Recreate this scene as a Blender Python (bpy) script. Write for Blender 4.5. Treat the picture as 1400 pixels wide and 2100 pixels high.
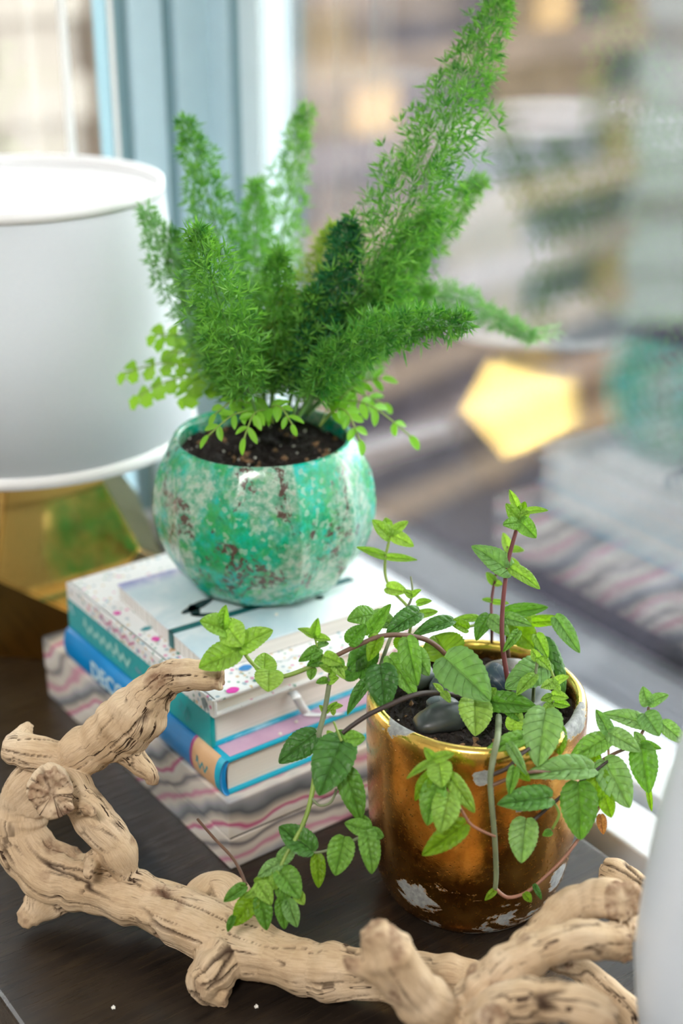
import bpy, bmesh, math, random
import numpy as np
from mathutils import Vector, Matrix

for o in list(bpy.data.objects): bpy.data.objects.remove(o, do_unlink=True)
scene = bpy.context.scene
COL = scene.collection
rnd = random.Random(7)

# ------------------------------------------------------------------ camera
H = 0.62
PITCH = math.radians(24.0)
FPX = 2916.67
cam_d = bpy.data.cameras.new('camera'); cam = bpy.data.objects.new('camera', cam_d); COL.objects.link(cam)
cam.location = (0, 0, H); cam.rotation_euler = (math.pi/2 - PITCH, 0, 0)
cam_d.sensor_fit = 'VERTICAL'; cam_d.sensor_height = 36; cam_d.sensor_width = 24; cam_d.lens = 50
cam_d.clip_start = 0.05; cam_d.clip_end = 600
cam_d.dof.use_dof = True; cam_d.dof.focus_distance = 0.885; cam_d.dof.aperture_fstop = 2.9
scene.camera = cam

# ------------------------------------------------------------------ world, lights, exposure
world = bpy.data.worlds.new('World'); scene.world = world; world.use_nodes = True
wn = world.node_tree.nodes; wl = world.node_tree.links
bg = wn['Background']; bg.inputs['Strength'].default_value = 3.6
tc = wn.new('ShaderNodeTexCoord'); sp = wn.new('ShaderNodeSeparateXYZ'); rp = wn.new('ShaderNodeValToRGB')
wl.new(tc.outputs['Generated'], sp.inputs[0]); wl.new(sp.outputs['Z'], rp.inputs[0]); wl.new(rp.outputs[0], bg.inputs['Color'])
rp.color_ramp.elements[0].position = 0.0; rp.color_ramp.elements[0].color = (1.0, 0.97, 0.93, 1)
rp.color_ramp.elements[1].position = 1.0; rp.color_ramp.elements[1].color = (0.80, 0.91, 1.0, 1)
vs = scene.view_settings
vs.view_transform = 'Standard'; vs.look = 'None'; vs.gamma = 1; vs.use_curve_mapping = False; vs.exposure = 1.55

# room frame: K corner of the two windows, D1 along the right-hand window (away), N1 into the room
AZ = math.radians(35.7)
D1 = Vector((-math.sin(AZ), math.cos(AZ), 0)); N1 = Vector((-math.cos(AZ), -math.sin(AZ), 0))
K = Vector((-0.1249, 1.4487, 0))
def room(s, n, z): return K + D1*s + N1*n + Vector((0, 0, z))
ROOM_M = Matrix(((D1.x, N1.x, 0, K.x), (D1.y, N1.y, 0, K.y), (0, 0, 1, 0), (0, 0, 0, 1)))
Z_FLOOR, Z_CEIL, S_END, N_END = -0.75, 2.0, -4.2, 3.6

def area(name, loc, size, rot_target, energy, color=(1, 1, 1)):
    l = bpy.data.lights.new(name, 'AREA'); l.shape = 'DISK'; l.size = size; l.energy = energy; l.color = color
    o = bpy.data.objects.new(name, l); COL.objects.link(o); o.location = loc
    d = Vector(rot_target) - Vector(loc); o.rotation_euler = d.to_track_quat('-Z', 'Y').to_euler()
    return o
# added fill light under the ceiling, well behind and above the table
area('added_fill_light', room(-1.9, 1.7, Z_CEIL-0.06), 0.5, room(-1.9, 1.7, 0), 22, (1, 0.96, 0.92))

# ------------------------------------------------------------------ helpers
FW = Vector((0, math.cos(PITCH), -math.sin(PITCH))); RT = Vector((1, 0, 0)); UP = RT.cross(FW)
CAM = Vector((0, 0, H))
def ray(x, y): return FW + RT*((x-700)/FPX) - UP*((y-1050)/FPX)
def P(x, y, d): return CAM + ray(x, y)*d              # photograph measurement -> place, at distance d
def PZ(x, y, z):
    r = ray(x, y); return CAM + r*((z-H)/r.z)
def depth_at(x, y, z): r = ray(x, y); return (z-H)/r.z

def link(o, parent=None):
    COL.objects.link(o)
    if parent is not None: o.parent = parent
    return o
def tag(o, label=None, cat=None, group=None, kind=None):
    if label: o['label'] = label
    if cat: o['category'] = cat
    if group: o['group'] = group
    if kind: o['kind'] = kind
    return o
def empty(name, loc, mat=None):
    o = bpy.data.objects.new(name, None); o.empty_display_size = 0.02; link(o)
    if mat is not None: o.matrix_world = mat
    else: o.location = loc
    return o
def mesh_obj(name, verts, faces, mat, parent=None, smooth=False, base=None, uv=None):
    if base is not None: verts = [(v[0]-base[0], v[1]-base[1], v[2]-base[2]) for v in verts]
    me = bpy.data.meshes.new(name); me.from_pydata([tuple(v) for v in verts], [], faces); me.update()
    if mat is not None: me.materials.append(mat)
    if smooth: me.polygons.foreach_set('use_smooth', [True]*len(me.polygons))
    o = bpy.data.objects.new(name, me); link(o, parent); return o
def bm_obj(name, bm, mat, parent=None, smooth=False):
    me = bpy.data.meshes.new(name); bmesh.ops.recalc_face_normals(bm, faces=bm.faces); bm.to_mesh(me); bm.free()
    if mat is not None: me.materials.append(mat)
    if smooth: me.polygons.foreach_set('use_smooth', [True]*len(me.polygons))
    o = bpy.data.objects.new(name, me); link(o, parent); return o
def add_box(bm, lo, hi, bev=0.0, seg=2):
    r = bmesh.ops.create_cube(bm, size=1.0); vs_ = r['verts']
    c = (Vector(lo)+Vector(hi))/2; s = Vector(hi)-Vector(lo)
    for v in vs_: v.co = Vector((v.co.x*s.x, v.co.y*s.y, v.co.z*s.z))+c
    if bev > 0:
        es = list({e for v in vs_ for e in v.link_edges})
        bmesh.ops.bevel(bm, geom=es, offset=bev, segments=seg, affect='EDGES', profile=0.5)
def box(name, lo, hi, mat, parent=None, bev=0.0, seg=2, smooth=False):
    bm = bmesh.new(); add_box(bm, lo, hi, bev, seg); return bm_obj(name, bm, mat, parent, smooth)
def room_box(name, s0, s1, n0, n1, z0, z1, mat, parent=None, bev=0.0):
    o = box(name, (min(s0, s1), min(n0, n1), z0), (max(s0, s1), max(n0, n1), z1), mat, parent, bev)
    if parent is None: o.matrix_world = ROOM_M
    return o
def lathe(name, prof, mat, parent=None, n=64, smooth=True, loc=(0, 0, 0), rfun=None):
    vs_, fs = [], []
    m = len(prof)
    for (r, z) in prof:
        for k in range(n):
            a = 2*math.pi*k/n; q = r*(rfun(a, z) if rfun else 1)
            vs_.append((loc[0]+q*math.cos(a), loc[1]+q*math.sin(a), loc[2]+z))
    for i in range(m-1):
        for k in range(n):
            k2 = (k+1) % n
            fs.append((i*n+k, i*n+k2, (i+1)*n+k2, (i+1)*n+k))
    if prof[0][0] > 1e-6: fs.append(tuple(reversed(range(n))))
    return mesh_obj(name, vs_, fs, mat, parent, smooth)
def smooth_path(pts, per=6):
    """Catmull-Rom through rows (x,y,z,r)"""
    A = np.array(pts, float); n = len(A); out = []
    for i in range(n-1):
        p0 = A[max(i-1, 0)]; p1 = A[i]; p2 = A[i+1]; p3 = A[min(i+2, n-1)]
        for k in range(per):
            t = k/per
            out.append(0.5*((2*p1)+(-p0+p2)*t+(2*p0-5*p1+4*p2-p3)*t*t+(-p0+3*p1-3*p2+p3)*t**3))
    out.append(A[-1]); return np.array(out)
def tube_geo(path, nseg=8, cap=True, wob=None):
    pts = [Vector(p[:3]) for p in path]; vs_, fs = [], []
    n = len(pts); t = (pts[1]-pts[0]).normalized()
    u = t.orthogonal().normalized()
    for i in range(n):
        if i == 0: t = (pts[1]-pts[0])
        elif i == n-1: t = (pts[-1]-pts[-2])
        else: t = pts[i+1]-pts[i-1]
        t.normalize(); u = (u-t*u.dot(t)).normalized(); w = t.cross(u)
        r = path[i][3]
        for k in range(nseg):
            a = 2*math.pi*k/nseg; rr = r*(wob(i, a) if wob else 1)
            vs_.append(pts[i]+u*(math.cos(a)*rr)+w*(math.sin(a)*rr))
    for i in range(n-1):
        for k in range(nseg):
            k2 = (k+1) % nseg
            fs.append((i*nseg+k, i*nseg+k2, (i+1)*nseg+k2, (i+1)*nseg+k))
    if cap:
        fs.append(tuple(reversed(range(nseg)))); fs.append(tuple((n-1)*nseg+k for k in range(nseg)))
    return vs_, fs

# vectorised value noise
def _h(i, j, k):
    x = (i.astype(np.int64)*374761393 + j.astype(np.int64)*668265263 + k.astype(np.int64)*2147483647) & 0xffffffff
    x = ((x ^ (x >> 13))*1274126177) & 0xffffffff
    x = ((x ^ (x >> 16))*2246822519) & 0xffffffff
    return ((x ^ (x >> 15)) & 0xffff)/65535.0
def vnoise(Q):
    Q = np.asarray(Q, float); I = np.floor(Q).astype(np.int64); F = Q-I; F = F*F*(3-2*F); out = 0
    for dx in (0, 1):
        for dy in (0, 1):
            for dz in (0, 1):
                w = (F[:, 0] if dx else 1-F[:, 0])*(F[:, 1] if dy else 1-F[:, 1])*(F[:, 2] if dz else 1-F[:, 2])
                out = out + w*_h(I[:, 0]+dx, I[:, 1]+dy, I[:, 2]+dz)
    return out

# ------------------------------------------------------------------ material helpers
class NT:
    def __init__(s, name):
        s.m = bpy.data.materials.new(name); s.m.use_nodes = True
        s.t = s.m.node_tree; s.n = s.t.nodes; s.l = s.t.links; s.b = s.n['Principled BSDF']; s.out = s.n['Material Output']
    def node(s, typ, **kw):
        nd = s.n.new(typ)
        for k, v in kw.items():
            if k.startswith('i_'):
                nm = k[2:].replace('_', ' '); nd.inputs[nm].default_value = v
            else: setattr(nd, k, v)
        return nd
    def link(s, a, b): s.l.new(a, b)
    def coord(s, out='Object', scale=(1, 1, 1), rot=(0, 0, 0), loc=(0, 0, 0)):
        c = s.node('ShaderNodeTexCoord'); mp = s.node('ShaderNodeMapping')
        mp.inputs['Scale'].default_value = scale; mp.inputs['Rotation'].default_value = rot; mp.inputs['Location'].default_value = loc
        s.link(c.outputs[out], mp.inputs[0]); return mp.outputs[0]
    def noise(s, vec, scale, detail=4, rough=0.55, dist=0.0):
        nd = s.node('ShaderNodeTexNoise'); nd.inputs['Scale'].default_value = scale; nd.inputs['Detail'].default_value = detail
        nd.inputs['Roughness'].default_value = rough; nd.inputs['Distortion'].default_value = dist
        s.link(vec, nd.inputs['Vector']); return nd.outputs['Fac']
    def voronoi(s, vec, scale, feature='F1', out='Distance'):
        nd = s.node('ShaderNodeTexVoronoi', feature=feature); nd.inputs['Scale'].default_value = scale
        s.link(vec, nd.inputs['Vector']); return nd.outputs[out]
    def ramp(s, fac, stops, interp='LINEAR'):
        nd = s.node('ShaderNodeValToRGB'); cr = nd.color_ramp; cr.interpolation = interp
        while len(cr.elements) < len(stops): cr.elements.new(0.5)
        for e, (p, c) in zip(cr.elements, stops):
            e.position = p; e.color = (c[0], c[1], c[2], 1) if not isinstance(c, (int, float)) else (c, c, c, 1)
        s.link(fac, nd.inputs[0]); return nd.outputs[0]
    def mix(s, fac, a, b, mode='MIX'):
        nd = s.node('ShaderNodeMixRGB', blend_type=mode)
        for sock, v in ((nd.inputs[0], fac), (nd.inputs[1], a), (nd.inputs[2], b)):
            if hasattr(v, 'is_linked') or hasattr(v, 'links'): s.link(v, sock)
            elif isinstance(v, (int, float)): sock.default_value = v if sock == nd.inputs[0] else (v, v, v, 1)
            else: sock.default_value = (v[0], v[1], v[2], 1)
        return nd.outputs[0]
    def math(s, op, a, b=None):
        nd = s.node('ShaderNodeMath', operation=op)
        for i, v in enumerate((a, b)):
            if v is None: continue
            if hasattr(v, 'links'): s.link(v, nd.inputs[i])
            else: nd.inputs[i].default_value = v
        return nd.outputs[0]
    def bump(s, h, strength=0.3, dist=0.002):
        nd = s.node('ShaderNodeBump'); nd.inputs['Strength'].default_value = strength; nd.inputs['Distance'].default_value = dist
        s.link(h, nd.inputs['Height']); s.link(nd.outputs[0], s.b.inputs['Normal']); return nd
    def set(s, **kw):
        for k, v in kw.items():
            sock = s.b.inputs[k.replace('_', ' ')]
            if hasattr(v, 'links'): s.link(v, sock)
            elif isinstance(v, tuple) and len(v) == 3: sock.default_value = (*v, 1)
            else: sock.default_value = v
        return s
def plain(name, col, rough=0.6, metal=0.0, noise=0.0, scale=40, spec=0.5):
    t = NT(name); t.set(Roughness=rough, Metallic=metal); t.b.inputs['Specular IOR Level'].default_value = spec
    if noise > 0:
        f = t.noise(t.coord(), scale)
        a = tuple(max(0, c*(1-noise)) for c in col); b = tuple(min(1, c*(1+noise)) for c in col)
        t.set(Base_Color=t.ramp(f, [(0.3, a), (0.7, b)]))
    else: t.set(Base_Color=tuple(col))
    return t.m

# ------------------------------------------------------------------ materials
M = {}
M['wall'] = plain('wall_paint', (0.46, 0.41, 0.35), 0.8, noise=0.03)
M['ceiling'] = plain('ceiling_paint', (0.85, 0.85, 0.84), 0.9, noise=0.02)
M['alu'] = plain('blue_grey_frame', (0.50, 0.67, 0.75), 0.45, noise=0.03)
M['alu_dark'] = plain('dark_gasket', (0.05, 0.10, 0.13), 0.6)
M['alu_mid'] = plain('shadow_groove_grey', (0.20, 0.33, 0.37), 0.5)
M['alu_light'] = plain('pale_frame', (0.62, 0.74, 0.78), 0.4, noise=0.02)
M['sill_white'] = plain('white_sill_paint', (0.66, 0.69, 0.72), 0.35, noise=0.02)
M['gap_dark'] = plain('dark_gap_fill', (0.010, 0.012, 0.014), 0.6)  # near-black colour stands in for the shade inside the sill gaps
def glass_mat():
    t = NT('window_glass'); n = t.n
    tr = n.new('ShaderNodeBsdfTransparent'); tr.inputs[0].default_value = (0.97, 0.985, 0.98, 1)
    gl = n.new('ShaderNodeBsdfGlossy'); gl.inputs['Roughness'].default_value = 0.0; gl.inputs[0].default_value = (1, 1, 1, 1)
    fr = n.new('ShaderNodeFresnel'); fr.inputs[0].default_value = 1.52
    mul = t.math('MULTIPLY', fr.outputs[0], 2.0); mul = t.math('MINIMUM', mul, 0.9)
    mx = n.new('ShaderNodeMixShader'); t.link(mul, mx.inputs[0]); t.link(tr.outputs[0], mx.inputs[1]); t.link(gl.outputs[0], mx.inputs[2])
    t.link(mx.outputs[0], t.out.inputs[0]); return t.m
M['glass'] = glass_mat()
def table_mat():
    t = NT('dark_walnut'); v = t.coord(scale=(34, 2.2, 34))
    g = t.noise(v, 6, 8, 0.65, 0.6); g2 = t.noise(t.coord(scale=(220, 6, 90)), 3, 4, 0.6)
    big = t.noise(t.coord(scale=(1, 2, 1)), 5, 3)
    c = t.ramp(g, [(0.28, (0.006, 0.005, 0.005)), (0.55, (0.022, 0.015, 0.010)), (0.8, (0.060, 0.040, 0.020))])
    c = t.mix(t.math('MULTIPLY', g2, 0.55), c, (0.012, 0.009, 0.008), 'MIX')
    c = t.mix(t.ramp(big, [(0.45, 0.0), (0.7, 0.5)]), c, (0.05, 0.034, 0.018))
    t.set(Base_Color=c, Roughness=t.ramp(g2, [(0.3, 0.24), (0.7, 0.36)])); t.b.inputs['Specular IOR Level'].default_value = 0.32; t.b.inputs['Coat Weight'].default_value = .22; t.b.inputs['Coat Roughness'].default_value = .16
    t.bump(g2, 0.12, 0.0006); return t.m
M['table'] = table_mat()
M['floor'] = plain('floor_boards', (0.10, 0.075, 0.055), 0.5, noise=0.3, scale=12)

# ------------------------------------------------------------------ the setting: room shell
def struct(o): o['kind'] = 'structure'; return o
struct(room_box('floor', S_END, 0.12, -0.12, N_END, Z_FLOOR-0.05, Z_FLOOR, M['floor']))
struct(room_box('ceiling', S_END, 0.12, -0.12, N_END, Z_CEIL, Z_CEIL+0.05, M['ceiling']))
struct(room_box('wall_rear', S_END-0.08, S_END, -0.12, N_END, Z_FLOOR, Z_CEIL, M['wall']))
struct(room_box('wall_left', S_END, 0.12, N_END, N_END+0.08, Z_FLOOR, Z_CEIL, M['wall']))
struct(room_box('wall_right', S_END, 0.10, -0.03, -0.006, Z_FLOOR, -0.060, M['wall']))
struct(room_box('wall_back', 0.036, 0.06, -0.016, N_END, Z_FLOOR, -0.035, M['wall']))
Z_TOP = 1.9
# right-hand window; strip positions measured on its plane, s = distance from the corner
w1 = empty('window_1', None, ROOM_M); struct(w1)
room_box('pane', -2.05, -0.085, -0.003, 0.003, -0.008, Z_TOP, M['glass'], w1)
room_box('pane', S_END, -2.15, -0.003, 0.003, -0.008, Z_TOP, M['glass'], w1)
room_box('bottom_rail', S_END, -0.004, -0.004, 0.040, -0.060, -0.004, M['sill_white'], w1, 0.002)
room_box('dark_strip', S_END, -0.004, 0.040, 0.058, -0.060, -0.030, M['gap_dark'], w1)  # fills the gap beside the rail, blackened in place of its shade
room_box('sill', S_END, -0.004, 0.058, 0.100, -0.060, -0.003, M['sill_white'], w1, 0.002)
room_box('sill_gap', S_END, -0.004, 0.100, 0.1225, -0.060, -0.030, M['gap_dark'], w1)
room_box('inner_stop', -0.098, -0.066, -0.02, 0.012, -0.005, Z_TOP, M['alu_light'], w1, 0.002)
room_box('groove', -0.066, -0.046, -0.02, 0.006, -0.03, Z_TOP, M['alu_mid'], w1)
room_box('jamb', -0.046, -0.004, -0.03, 0.013, -0.03, Z_TOP, M['alu'], w1, 0.002)
room_box('mullion', -2.15, -2.05, -0.04, 0.03, -0.005, Z_TOP, M['alu'], w1, 0.003)
room_box('head_rail', S_END, -0.004, -0.04, 0.03, Z_TOP, Z_CEIL, M['alu'], w1, 0.003)
# far window behind the lamp
w2 = empty('window_2', None, ROOM_M); struct(w2)
room_box('corner_gasket', -0.006, 0.02, -0.03, 0.006, -0.03, Z_TOP, M['alu_dark'], w2)
room_box('jamb', -0.014, 0.03, 0.006, 0.048, -0.03, Z_TOP, M['alu'], w2, 0.002)
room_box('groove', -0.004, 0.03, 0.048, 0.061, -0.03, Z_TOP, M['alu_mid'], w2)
room_box('inner_stop', -0.012, 0.03, 0.061, 0.095, -0.03, Z_TOP, M['alu'], w2, 0.002)
room_box('dark_strip', -0.003, 0.03, 0.095, 0.112, 0.0, Z_TOP, M['alu_mid'], w2)
room_box('pane', -0.003, 0.003, 0.108, 1.80, 0.0, Z_TOP, M['glass'], w2)
room_box('pane', -0.003, 0.003, 1.90, N_END, 0.0, Z_TOP, M['glass'], w2)
room_box('mullion', -0.03, 0.04, 1.80, 1.90, 0.0, Z_TOP, M['alu'], w2, 0.003)
room_box('bottom_rail', -0.004, 0.035, 0.095, N_END, -0.04, 0.005, M['sill_white'], w2, 0.002)
room_box('head_rail', -0.03, 0.04, -0.03, N_END, Z_TOP, Z_CEIL, M['alu'], w2, 0.003)

# ------------------------------------------------------------------ the city outside
Z_ST = -30.0
M['asphalt'] = plain('asphalt', (0.032, 0.028, 0.046), 0.8, noise=0.35, scale=0.15)
M['pavement'] = plain('pavement', (0.10, 0.09, 0.105), 0.8, noise=0.25, scale=0.2)
M['lane'] = plain('lane_paint', (0.18, 0.17, 0.19), 0.7)
M['spandrel'] = plain('tan_spandrel', (0.31, 0.225, 0.165), 0.8, noise=0.22, scale=0.25)
M['spandrel2'] = plain('pink_grey_spandrel', (0.29, 0.225, 0.21), 0.8, noise=0.2, scale=0.3)
M['office_glass'] = plain('dark_office_window', (0.085, 0.075, 0.095), 0.35, noise=0.5, scale=0.2)
M['office_tan'] = plain('blind_drawn_window', (0.24, 0.165, 0.085), 0.6, noise=0.3, scale=0.3)
M['cream'] = plain('cream_render', (0.215, 0.185, 0.15), 0.8, noise=0.08, scale=0.2)
M['white_cladding'] = plain('white_cladding', (0.42, 0.44, 0.43), 0.6, noise=0.05, scale=0.2)
M['grey_stone'] = plain('grey_stone', (0.28, 0.27, 0.255), 0.8, noise=0.2, scale=0.15)
def lit_mat():
    t = NT('lit_window'); t.set(Base_Color=(0.7, 0.45, 0.2), Emission_Color=(1.0, 0.62, 0.25)); t.b.inputs['Emission Strength'].default_value = 0.15; return t.m
M['lit'] = lit_mat()
struct(mesh_obj('street_ground', [(-700, -500, Z_ST), (700, -500, Z_ST), (700, 700, Z_ST), (-700, 700, Z_ST)], [(0, 1, 2, 3)], M['asphalt']))
AF = math.radians(43); FD = Vector((math.sin(AF), math.cos(AF), 0)); FN = Vector((math.cos(AF), -math.sin(AF), 0))
def frame_m(o, ax): 
    ay = Vector((0, 0, 1)).cross(ax)
    return Matrix(((ax.x, ay.x, 0, o.x), (ax.y, ay.y, 0, o.y), (0, 0, 1, o.z), (0, 0, 0, 1)))
def building(name, label, org, ax, length, depth, floors, fh, wmats, smats, bay, z0, seed, cat='building', span=0.42):
    """facade lies along +x of its frame on the -y side"""
    r = random.Random(seed); b = empty(name, None, frame_m(Vector((org[0], org[1], z0)), ax)); tag(b, label, cat)
    hgt = floors*fh
    box('wall', (0, 0.25, 0), (length, depth, hgt), smats[0], b)
    nb = int(length/bay)
    cache = {}
    for f in range(floors):
        z = f*fh
        box('spandrel', (-0.2, -0.35, z), (length+0.2, 0.3, z+fh*span), smats[f % len(smats)], b)
        for k in range(nb):
            x0 = k*bay+0.18; x1 = (k+1)*bay-0.18
            m = r.choices(wmats[0], wmats[1])[0]
            if m.name not in cache:
                cache[m.name] = box('window', (0, -0.05, 0), (x1-x0, 0.26, fh*(1-span)), m, b).data
                o = [c for c in b.children if c.data == cache[m.name]][0]
            else:
                o = bpy.data.objects.new('window', cache[m.name]); link(o, b)
            o.location = (x0, 0, z+fh*span)
    box('roof', (-0.5, -0.6, hgt), (length+0.5, depth+0.2, hgt+0.5), smats[0], b)
    return b
cor = Vector((16.6, 82.5, 0))
building('office_building', 'long tan office building across the street with dark window bands', cor-FD*34, FD, 34, 14, 12, 3.7,
         ([M['office_glass'], M['office_tan'], M['lit']], [0.80, 0.18, 0.02]), [M['spandrel'], M['spandrel2']], 3.4, Z_ST, 3)
building('apartment_building', 'cream rendered building seen through the window behind the lamp', cor-FD*60+FN*(-2), FD, 23, 14, 12, 3.7,
         ([M['cream'], M['office_tan']], [0.7, 0.3]), [M['cream']], 3.8, Z_ST, 5)
building('white_tower', 'white clad tower standing beyond the tan office building', Vector((21.5, 104, 0)), Vector((1, 0.12, 0)).normalized(), 40, 20, 12, 4.0,
         ([M['white_cladding'], M['grey_stone']], [0.6, 0.4]), [M['white_cladding'], M['white_cladding'], M['grey_stone']], 4.5, Z_ST, 9)
building('sky_blocking_building', 'brown brick building added out of view to hide bright sky mirrored in the window', Vector((-62, -12, 0)), Vector((.36, .93, 0)).normalized(), 75, 16, 13, 3.7,
         ([M['office_glass'], M['office_tan']], [0.6, 0.4]), [M['spandrel2'], M['spandrel']], 3.4, Z_ST, 15)  # added unseen block, keeps the bright horizon out of the pane's reflection
# pavement strip at the foot of the office building, road markings, crossing
def street_strip(name, a, b, width, z, mat, th=0.12):
    a = Vector(a); b = Vector(b); d = (b-a).normalized()
    o = box(name, (0, -width/2, 0), ((b-a).length, width/2, th), mat); o.matrix_world = frame_m(Vector((a.x, a.y, Z_ST+z)), d); return o
struct(street_strip('pavement', cor-FD*62+FN*4.5, cor+FD*2+FN*4.5, 7.5, 0.0, M['pavement']))
struct(street_strip('far_pavement', cor+FD*14+FN*2, cor+FD*40+FN*40, 9, 0.0, M['pavement']))
for i in range(7):
    p = cor-FD*(2+i*7.5)+FN*(15.5); struct(street_strip('lane_marking', p, p-FD*4, 0.5, 0.0, M['lane'], 0.04))
for i in range(8):
    p = cor+FD*(-14)+FN*(10+i*2.0); struct(street_strip('crossing_bar', p, p-FD*4.5, 1.0, 0.0, M['lane'], 0.04))
M['tyre'] = plain('tyre', (0.02, 0.02, 0.02), 0.8)
M['car_glass'] = plain('car_glass', (0.03, 0.035, 0.05), 0.15)
CARC = {'blue': (0.07, 0.16, 0.34), 'silver': (0.42, 0.42, 0.46), 'white': (0.7, 0.7, 0.72), 'dark': (0.02, 0.02, 0.03), 'plum': (0.22, 0.10, 0.18)}
def car(p, d, colname, label):
    c = empty('car', None, frame_m(Vector((p.x, p.y, Z_ST+0.0)), d)); tag(c, label, 'car')
    mt = plain('car_paint_'+colname, CARC[colname], 0.3)
    prof = [(0, .35), (0, .8), (.15, .95), (1.1, 1.0), (1.7, 1.45), (3.2, 1.48), (4.0, 1.05), (4.5, .95), (4.55, .4), (4.4, .3), (.1, .3)]
    n = len(prof); vs_ = [(x, y, z) for y in (-.88, .88) for x, z in prof]
    fs = [tuple(range(n)), tuple(reversed(range(n, 2*n)))]+[(i, (i+1) % n, (i+1) % n+n, i+n) for i in range(n)]
    mesh_obj('body', vs_, fs, mt, c)
    box('cabin_glass', (1.55, -.9, 1.05), (3.5, .9, 1.38), M['car_glass'], c, 0.05)
    for x in (.85, 3.65):
        for y in (-.8, .8):
            vs_, fs = tube_geo([(x, y-.12, .33, .33), (x, y+.12, .33, .33)], 12); mesh_obj('wheel', vs_, fs, M['tyre'], c)
    return c
car(cor-FD*12+FN*22, FD, 'blue', 'blue car on the street outside, nearest the crossing')
car(cor+FD*4+FN*17, -FD, 'silver', 'silver car on the street outside, beside the pavement corner')
car(cor-FD*24+FN*19, FD, 'dark', 'black car on the street outside, driving along the tan building')
car(cor-FD*6+FN*30, (FD+FN*0.2).normalized(), 'plum', 'plum coloured car on the street outside')
car(cor-FD*30+FN*27, -FD, 'white', 'white car on the street outside, far lane')

# ------------------------------------------------------------------ roller blind, lowered out of view to block light from the far window
def blind_mat():
    t = NT('blind_fabric'); w = t.noise(t.coord(scale=(1, 1, 1)), 400, 2); t.set(Base_Color=t.ramp(w, [(.3, (.60, .60, .58)), (.7, (.68, .68, .66))]), Roughness=.9)
    tl = t.n.new('ShaderNodeBsdfTranslucent'); tl.inputs[0].default_value = (.5, .5, .48, 1); mx = t.n.new('ShaderNodeMixShader'); mx.inputs[0].default_value = .25
    t.link(t.b.outputs[0], mx.inputs[1]); t.link(tl.outputs[0], mx.inputs[2]); t.link(mx.outputs[0], t.out.inputs[0]); return t.m
M['blind'] = blind_mat()
bl = empty('roller_blind', None, ROOM_M); tag(bl, 'pale roller blind over the far window, lowered out of view to block light', 'blind')
room_box('blind_fabric', -0.044, -0.042, 0.10, N_END-.02, 0.66, Z_TOP-.02, M['blind'], bl)
room_box('hem_bar', -0.048, -0.038, 0.10, N_END-.02, 0.645, 0.662, M['sill_white'], bl, .002)
vs_, fs = tube_geo([(-0.05, 0.10, Z_TOP-.03, .022), (-0.05, N_END-.02, Z_TOP-.03, .022)], 16); mesh_obj('roller', vs_, fs, M['sill_white'], bl, True)

# ------------------------------------------------------------------ table
nl = (PZ(0, 2045, 0)-K).dot(N1)
tb = empty('table', None, ROOM_M); tag(tb, 'dark walnut wooden table standing against the window sill', 'table')
S0, S1 = -1.30, -0.035
room_box('table_top', S0, S1, 0.1230, nl, -0.030, 0.0, M['table'], tb, 0.003)
room_box('apron', S0+0.06, S1-0.06, 0.17, nl-0.05, -0.11, -0.030, M['table'], tb)
for s_ in (S0+0.03, S1-0.09):
    for n_ in (0.15, nl-0.09):
        room_box('leg', s_, s_+0.06, n_, n_+0.06, Z_FLOOR, -0.030, M['table'], tb, 0.003)

# ------------------------------------------------------------------ lamp
LP = Vector((-0.262, 1.128, 0))
M['shade'] = None
def shade_mat():
    t = NT('white_lampshade_linen'); v = t.coord(scale=(1, 1, 1))
    w = t.noise(t.coord(scale=(300, 300, 900)), 1, 3)
    t.set(Base_Color=t.ramp(w, [(0.3, (0.88, 0.92, 0.95)), (0.7, (0.93, 0.96, 0.98))]), Roughness=0.9)
    t.b.inputs['Specular IOR Level'].default_value = 0.1
    tl = t.n.new('ShaderNodeBsdfTranslucent'); tl.inputs[0].default_value = (0.93, 0.96, 0.98, 1)
    mx = t.n.new('ShaderNodeMixShader'); mx.inputs[0].default_value = 0.5
    t.link(t.b.outputs[0], mx.inputs[1]); t.link(tl.outputs[0], mx.inputs[2]); t.link(mx.outputs[0], t.out.inputs[0]); return t.m
M['shade'] = shade_mat()
def gold_lamp_mat():
    t = NT('polished_gold'); t.set(Base_Color=(0.90, 0.60, 0.17), Metallic=1.0, Roughness=0.10)
    t.bump(t.noise(t.coord(), 30, 3), 0.06, 0.002); return t.m
M['gold_lamp'] = gold_lamp_mat()
M['white_trim'] = plain('white_trim', (0.88, 0.89, 0.90), 0.8)
lamp = empty('table_lamp', LP); tag(lamp, 'table lamp with white drum shade and faceted gold base', 'lamp')
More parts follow.
